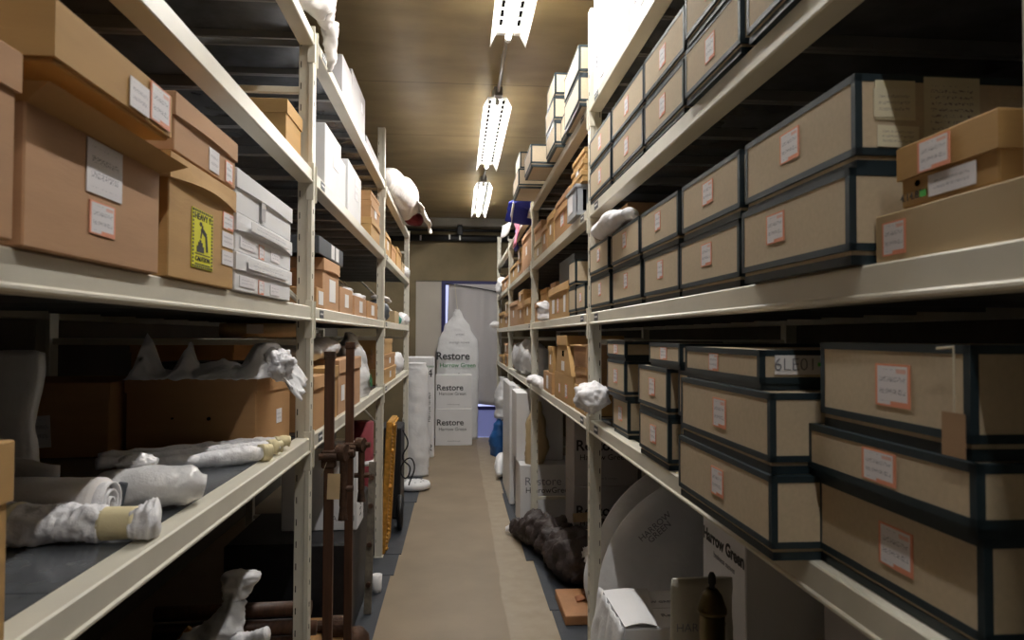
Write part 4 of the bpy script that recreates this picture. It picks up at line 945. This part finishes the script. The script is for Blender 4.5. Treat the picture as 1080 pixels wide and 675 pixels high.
MB().sweep([(0, 0, .0), (0, 0, .3), (0, .01, .7), (0, .01, 1.1), (0, .0, 1.2)], [(.135, .07), (.14, .075), (.135, .07), (.13, .065), (.10, .04)], amp=.018, seed=3, n=50, seg=28, freq=8).build('wrapped_body', PLASTIC, t, True)
t = thing('wrapped_board', (-.44, 8.5, .0), 'printed plastic-wrapped board behind the white slab at the far left', 'wrapped object')
MB().box(-.19, .155, -.05, .05, 0, 1.24, .015).build('board_body', PLASTIC, t)
for z, s_ in ((1.12, 'Harrow Green'),): text(t, s_, .05, GREEN, 'F', (.0, -.0506, z))
text(t, '4', .14, INK, 'F', (.10, -.0506, 1.03)); text(t, 'Harrow Green', .06, INK, 'F', (.09, -.0506, .62), tilt=PI/2); text(t, '90', .10, INK, 'F', (.10, -.0506, .12), tilt=PI/2)

# ================================================================== LEFT SECOND AND THIRD BAYS
g2 = 'brown cartons in the second left bay'
for (x, y0, y1, z, h, km, lid, lb, labs, grp, mt) in [
    (-.508, 2.50, 2.65, MID, .075, 0, 0, 'small brown carton just past the first left post, middle shelf', ((0, 0, .09, .05, PAPER),), g2, None),
    (-.512, 2.66, 3.00, MID, .20, 1, .05, 'tall lidded carton carrying the slate box, left middle shelf', ((.02, -.02, .13, .09, PAPER),), g2, None),
    (-.515, 3.04, 3.38, MID, .115, 1, 0, 'first of three small open-topped cartons after the slate box, left middle shelf', ((0, 0, .10, .06, PAPER),), g2, None),
    (-.515, 3.45, 3.90, MID, .10, 1, 0, 'second of three small open-topped cartons after the slate box, left middle shelf', ((0, 0, .12, .06, PAPER),), g2, None),
    (-.515, 3.96, 4.40, MID, .10, 0, 0, 'third of three small open-topped cartons after the slate box, left middle shelf', ((0, 0, .12, .06, PAPER),), g2, None),
    (-.515, 4.10, 4.55, UPL, .13, 2, .04, 'bottom carton of the pile at the second left post, upper shelf', (), g2, None),
    (-.518, 4.12, 4.54, UPL+.132, .10, 0, .03, 'middle carton of the pile at the second left post, upper shelf', ((0, 0, .1, .05, PAPER),), g2, None),
    (-.52, 4.12, 4.52, UPL+.234, .06, 0, .02, 'top carton of the pile at the second left post, upper shelf', (), g2, None),
    (-.512, 2.50, 2.70, LOW, .20, 0, .05, 'lidded brown carton just past the first left post, lower shelf', (), g2, None),
    (-.512, 2.72, 3.00, LOW, .22, 2, .05, 'lidded brown carton between the two clamp bars, lower left shelf', ((-.02, -.03, .05, .06, PAPER),), g2, None),
    (-.512, 3.03, 3.66, LOW, .24, 1, .06, 'wide lidded brown carton behind the farther clamp bar, lower left shelf', ((-.2, -.03, .08, .07, PAPER), (.05, -.03, .1, .09, PAPER)), g2, None),
    (-.512, 2.66, 3.00, UPL, .245, 0, 0, 'white carton past the first left post on the upper shelf', ((.05, .03, .1, .08, LAB2),), 'white cartons in the second left bay', WHITEC),
    (-.515, 3.01, 3.15, UPL, .20, 0, 0, 'narrow white carton between two bigger ones on the left upper shelf', (), 'white cartons in the second left bay', WHITEC),
    (-.512, 3.18, 3.64, UPL, .24, 0, 0, 'white printed carton, farther one on the left upper shelf', ((.05, .03, .12, .10, LAB2),), 'white cartons in the second left bay', WHITEC),
    (-.53, 3.14, 3.39, TOPL, .235, 0, 0, 'grey-white carton on the left top shelf, nearer of two tall ones', ((.05, 0, .05, .05, LAB2),), 'white cartons in the second left bay', GREYC),
    (-.53, 3.41, 3.88, TOPL, .275, 0, 0, 'grey-white carton on the left top shelf, farther of two tall ones', ((.1, .05, .06, .05, LAB2),), 'white cartons in the second left bay', GREYC),
    (-.53, 3.95, 4.60, TOPL, .10, 0, 0, 'low pale carton with a printed D on the left top shelf', (), 'white cartons in the second left bay', GREYC),
    (-.512, 4.82, 5.25, UPL, .16, 2, .04, 'first carton past the second left post, upper shelf', ((0, 0, .1, .06, PAPER),), 'brown cartons in the third left bay', None),
    (-.512, 5.30, 5.70, UPL, .13, 0, .03, 'second carton past the second left post, upper shelf', (), 'brown cartons in the third left bay', None),
    (-.512, 5.75, 6.25, UPL, .17, 2, .04, 'third carton past the second left post, upper shelf', (), 'brown cartons in the third left bay', None),
    (-.512, 6.30, 6.60, UPL, .10, 3, .03, 'small pale carton near the end of the left upper shelf', (), 'brown cartons in the third left bay', None),
    (-.512, 4.85, 5.75, LOW, .11, 2, .03, 'bottom carton of the tall pile past the second left post, lower shelf', ((0, 0, .1, .05, PAPER),), 'brown cartons in the third left bay', None),
    (-.516, 4.88, 5.70, LOW+.112, .10, 0, .03, 'middle carton of the tall pile past the second left post, lower shelf', ((0, 0, .1, .05, PAPER),), 'brown cartons in the third left bay', None),
    (-.52, 4.90, 5.55, LOW+.214, .11, 2, .03, 'top carton of the tall pile past the second left post, lower shelf', (), 'brown cartons in the third left bay', None),
    (-.515, 5.62, 6.05, MID, .10, 3, 0, 'pale tan box in the middle of the third left bay, middle shelf', (), 'brown cartons in the third left bay', None),
    ]:
    c = carton('L', x, y0, y1, z+.001, h, .24 if z < UPP-.3 else .34, lb, km, lid, grp, labs=labs, mats=mt, rz=random.uniform(-.015, .015), bow=.006 if lid > .03 else 0)
    if 'printed D' in lb: text(c, 'D', .08, INK, 'F', (.11, -.3256, .05))
    if 'open-topped' in lb:
        MB().blob((.05, -(y1-y0)/2+.06, h+.018), (.05, .05, .022), .3, y0).build('paper_wad', TISSUE, c, True)
t = thing('slate_box', (-.51-.14, 2.81, MID+.203), 'slate grey flat box with white labels on the tall carton, left middle shelf', 'box')
MB().box(-.14, .14, -.26, .26, 0, .066, .002).build('lid', SLATE, t); MB().box(-.134, .134, -.254, .254, -.0, .004).build('base', SLATE, t)
for yy in (-.05, .05): plate(t, 'paper_label', PAPER, 'L', (.1412, yy+.06, .034), .07, .055)
t = thing('carrier_bag', (-.60, 4.02, LOW+.001), 'white carrier bag with green letters between the wide carton and the second left post', 'bag')
MB().sweep([(0, 0, 0), (0, 0, .12), (-.01, 0, .24), (-.02, .02, .345)], [(.08, .24), (.085, .26), (.07, .22), (.03, .12)], amp=.022, seed=4, n=34, seg=28, freq=9).build('bag_body', PLASTIC, t, True)
text(t, 'Ma', .10, GREEN, 'L', (.101, -.02, .085), bold=.003)
text(t, '?', .12, INK, 'L', (.094, .06, .22), tilt=.3)
wrap('thin grey plastic heap lying on the cartons behind the clamp bars', [(-.66, 2.75, LOW+.28), (-.66, 3.1, LOW+.29), (-.68, 3.5, LOW+.29)], [(.08, .03), (.11, .05), (.08, .04)], PLASTICD, .03, 3, LOW+.243)
wrap('tall cloudy plastic draped behind the wide carton on the left lower shelf', [(-.88, 3.9, LOW+.003), (-.86, 3.9, LOW+.2), (-.82, 3.9, LOW+.36)], [(.08, .12), (.08, .14), (.05, .10)], PLASTICD, .03, 8)
wrap('dark grey bag past the second left post, middle shelf', [(-.60, 4.85, MID+.07), (-.60, 5.1, MID+.08), (-.61, 5.5, MID+.07)], [(.06, .06), (.08, .085), (.06, .06)], SLATE, .02, 5, MID+.002)
wrap('cream cloth lying on the dark grey bag, left middle shelf', [(-.60, 5.0, MID+.18), (-.58, 5.3, MID+.185), (-.56, 5.6, MID+.175)], [(.03, .01), (.05, .015), (.02, .01)], CLOTH, .008, 6)
wrap('teal cloth bundle near the end of the left middle shelf', [(-.60, 6.15, MID+.05), (-.59, 6.45, MID+.05)], [(.06, .05), (.06, .05)], TEAL, .02, 7, MID+.002)
wrap('white wrapped bundle at the end of the left middle shelf', [(-.56, 6.62, MID+.05), (-.55, 6.8, MID+.06), (-.56, 7.0, MID+.05)], [(.04, .04), (.06, .06), (.04, .04)], PLASTIC, .02, 8, MID+.002)
wrap('white wrapped bundle at the end of the left upper shelf', [(-.56, 6.68, UPL+.05), (-.54, 6.85, UPL+.05), (-.55, 7.0, UPL+.04)], [(.04, .04), (.06, .055), (.04, .04)], PLASTIC, .02, 9, UPL+.002)
wrap('white wrapped bundle at the end of the left lower shelf', [(-.57, 5.95, LOW+.09), (-.56, 6.3, LOW+.10), (-.57, 6.7, LOW+.08)], [(.04, .08), (.06, .095), (.04, .07)], PLASTIC, .02, 10, LOW+.002)
# cloths on the top shelf
t = thing('draped_cloth', (-.52, 2.42, TOPL+.02), 'white cloth bundle hanging over the top of the first left post', 'cloth')
MB().sweep([(-.06, -.22, .06), (0, -.12, .07), (.04, -.02, .085), (.05, .06, .05)], [(.05, .045), (.055, .055), (.045, .055), (.03, .03)], amp=.016, seed=3, freq=11, n=36, seg=24, flat=-.015).build('bundle', CLOTH, t, True)
MB().sweep([(.05, .06, .06), (.055, .07, .0), (.055, .08, -.06), (.05, .085, -.11)], [(.032, .026), (.028, .02), (.02, .016), (.008, .008)], amp=.010, seed=6, freq=22, n=26, seg=16).build('hanging_fold', CLOTH, t, True)
t = thing('sheeted_bundle', (-.55, 5.9, TOPL+.001), 'large white sheeted bundle with maroon showing, drooping off the left top shelf', 'bundle')
MB().sweep([(0, -1.0, .07), (0.02, -.6, .11), (.05, -.1, .15), (.06, .4, .12), (.05, .8, .06)], [(.08, .07), (.12, .12), (.15, .14), (.13, .12), (.07, .05)], amp=.018, seed=2, freq=5, n=50, seg=28, flat=0).build('white_sheet', CLOTH, t, True)
MB().sweep([(.10, .45, .02), (.16, .42, .02), (.20, .40, .0)], [(.10, .05), (.09, .06), (.05, .045)], amp=.01, seed=4, freq=9, n=18, seg=18).build('maroon_cushion', MAROON, t, True)
MB().sheet(lambda a, b: (.16+.13*b+.03*noise.noise(Vector((a*4, b*4, 1))), -.05+.75*a, .13-.17*b*b-.03*b+.03*math.sin(a*7)*b), 18, 14, .006).build('hanging_fold', CLOTH, t, True)

# ================================================================== END OF THE AISLE
b1 = white_box(-.05, 9.58, .0, .50, .40, .50, 'white moving box on the floor at the end of the aisle, bottom of two', True)
b2 = white_box(-.055, 9.59, .502, .49, .39, .455, 'white moving box at the end of the aisle, top of two', True)
t = thing('garment_bag', (0.0, 9.95, .0), 'tall printed white plastic bag with a pointed top behind the two moving boxes', 'bag')
MB().sweep([(0, 0, 0), (0, 0, .6), (0, 0, 1.25), (0, .0, 1.42), (-.01, 0, 1.62), (-.01, 0, 1.80), (-.01, .0, 1.88)], [(.29, .06), (.30, .07), (.30, .06), (.28, .055), (.19, .04), (.07, .03), (.03, .02)], amp=.012, seed=3, n=70, seg=36, freq=6).build('bag_body', PLASTIC, t, True)
MB().cyl((-.01, 0, 1.88), (-.05, .02, 2.25), .004, 8).build('hanging_cord', STRING, t)
text(t, 'Restore', .15, INK, 'F', (-.07, -.088, 1.20), bold=.003); text(t, 'Harrow Green', .085, GREEN, 'F', (0, -.088, 1.07), bold=.001); text(t, '&', .08, INK, 'F', (.02, -.086, .93))
text(t, 'storage moves', .05, GINK, 'F', (.02, -.075, 1.40)); text(t, 'crates', .05, GINK, 'F', (.03, -.07, 1.52))
t = thing('plastic_curtain', (.22, 10.105, .44), 'white plastic sheet in shaded grey hanging across the doorway at the end of the aisle', 'curtain')
MB().sheet(lambda a, b: (-.36+.78*a-(.05*(1-b) if a < .1 else 0), .012*math.sin(a*17)+.012*noise.noise(Vector((a*6, b*3, 0))), .11-.10*a*(1-b)+b*(1.71)), 60, 20, .003).build('sheet', mat('dimmed_white_sheet', (.48, .46, .47), .6, bump=.2, bscale=6), t, True)  # dim light on the white sheet is put into its grey colour
cu = bpy.data.curves.new('cord', 'CURVE'); cu.dimensions = '3D'; cu.bevel_depth = .008
sp = cu.splines.new('BEZIER'); pts = [(-.40, -.03, 1.82), (0, -.03, 1.77), (.40, -.03, 1.70)]; sp.bezier_points.add(2)
for b_, p_ in zip(sp.bezier_points, pts): b_.co = p_; b_.handle_left_type = b_.handle_right_type = 'AUTO'
curve_mesh(cu, 'hanging_cord', BLACK, t)
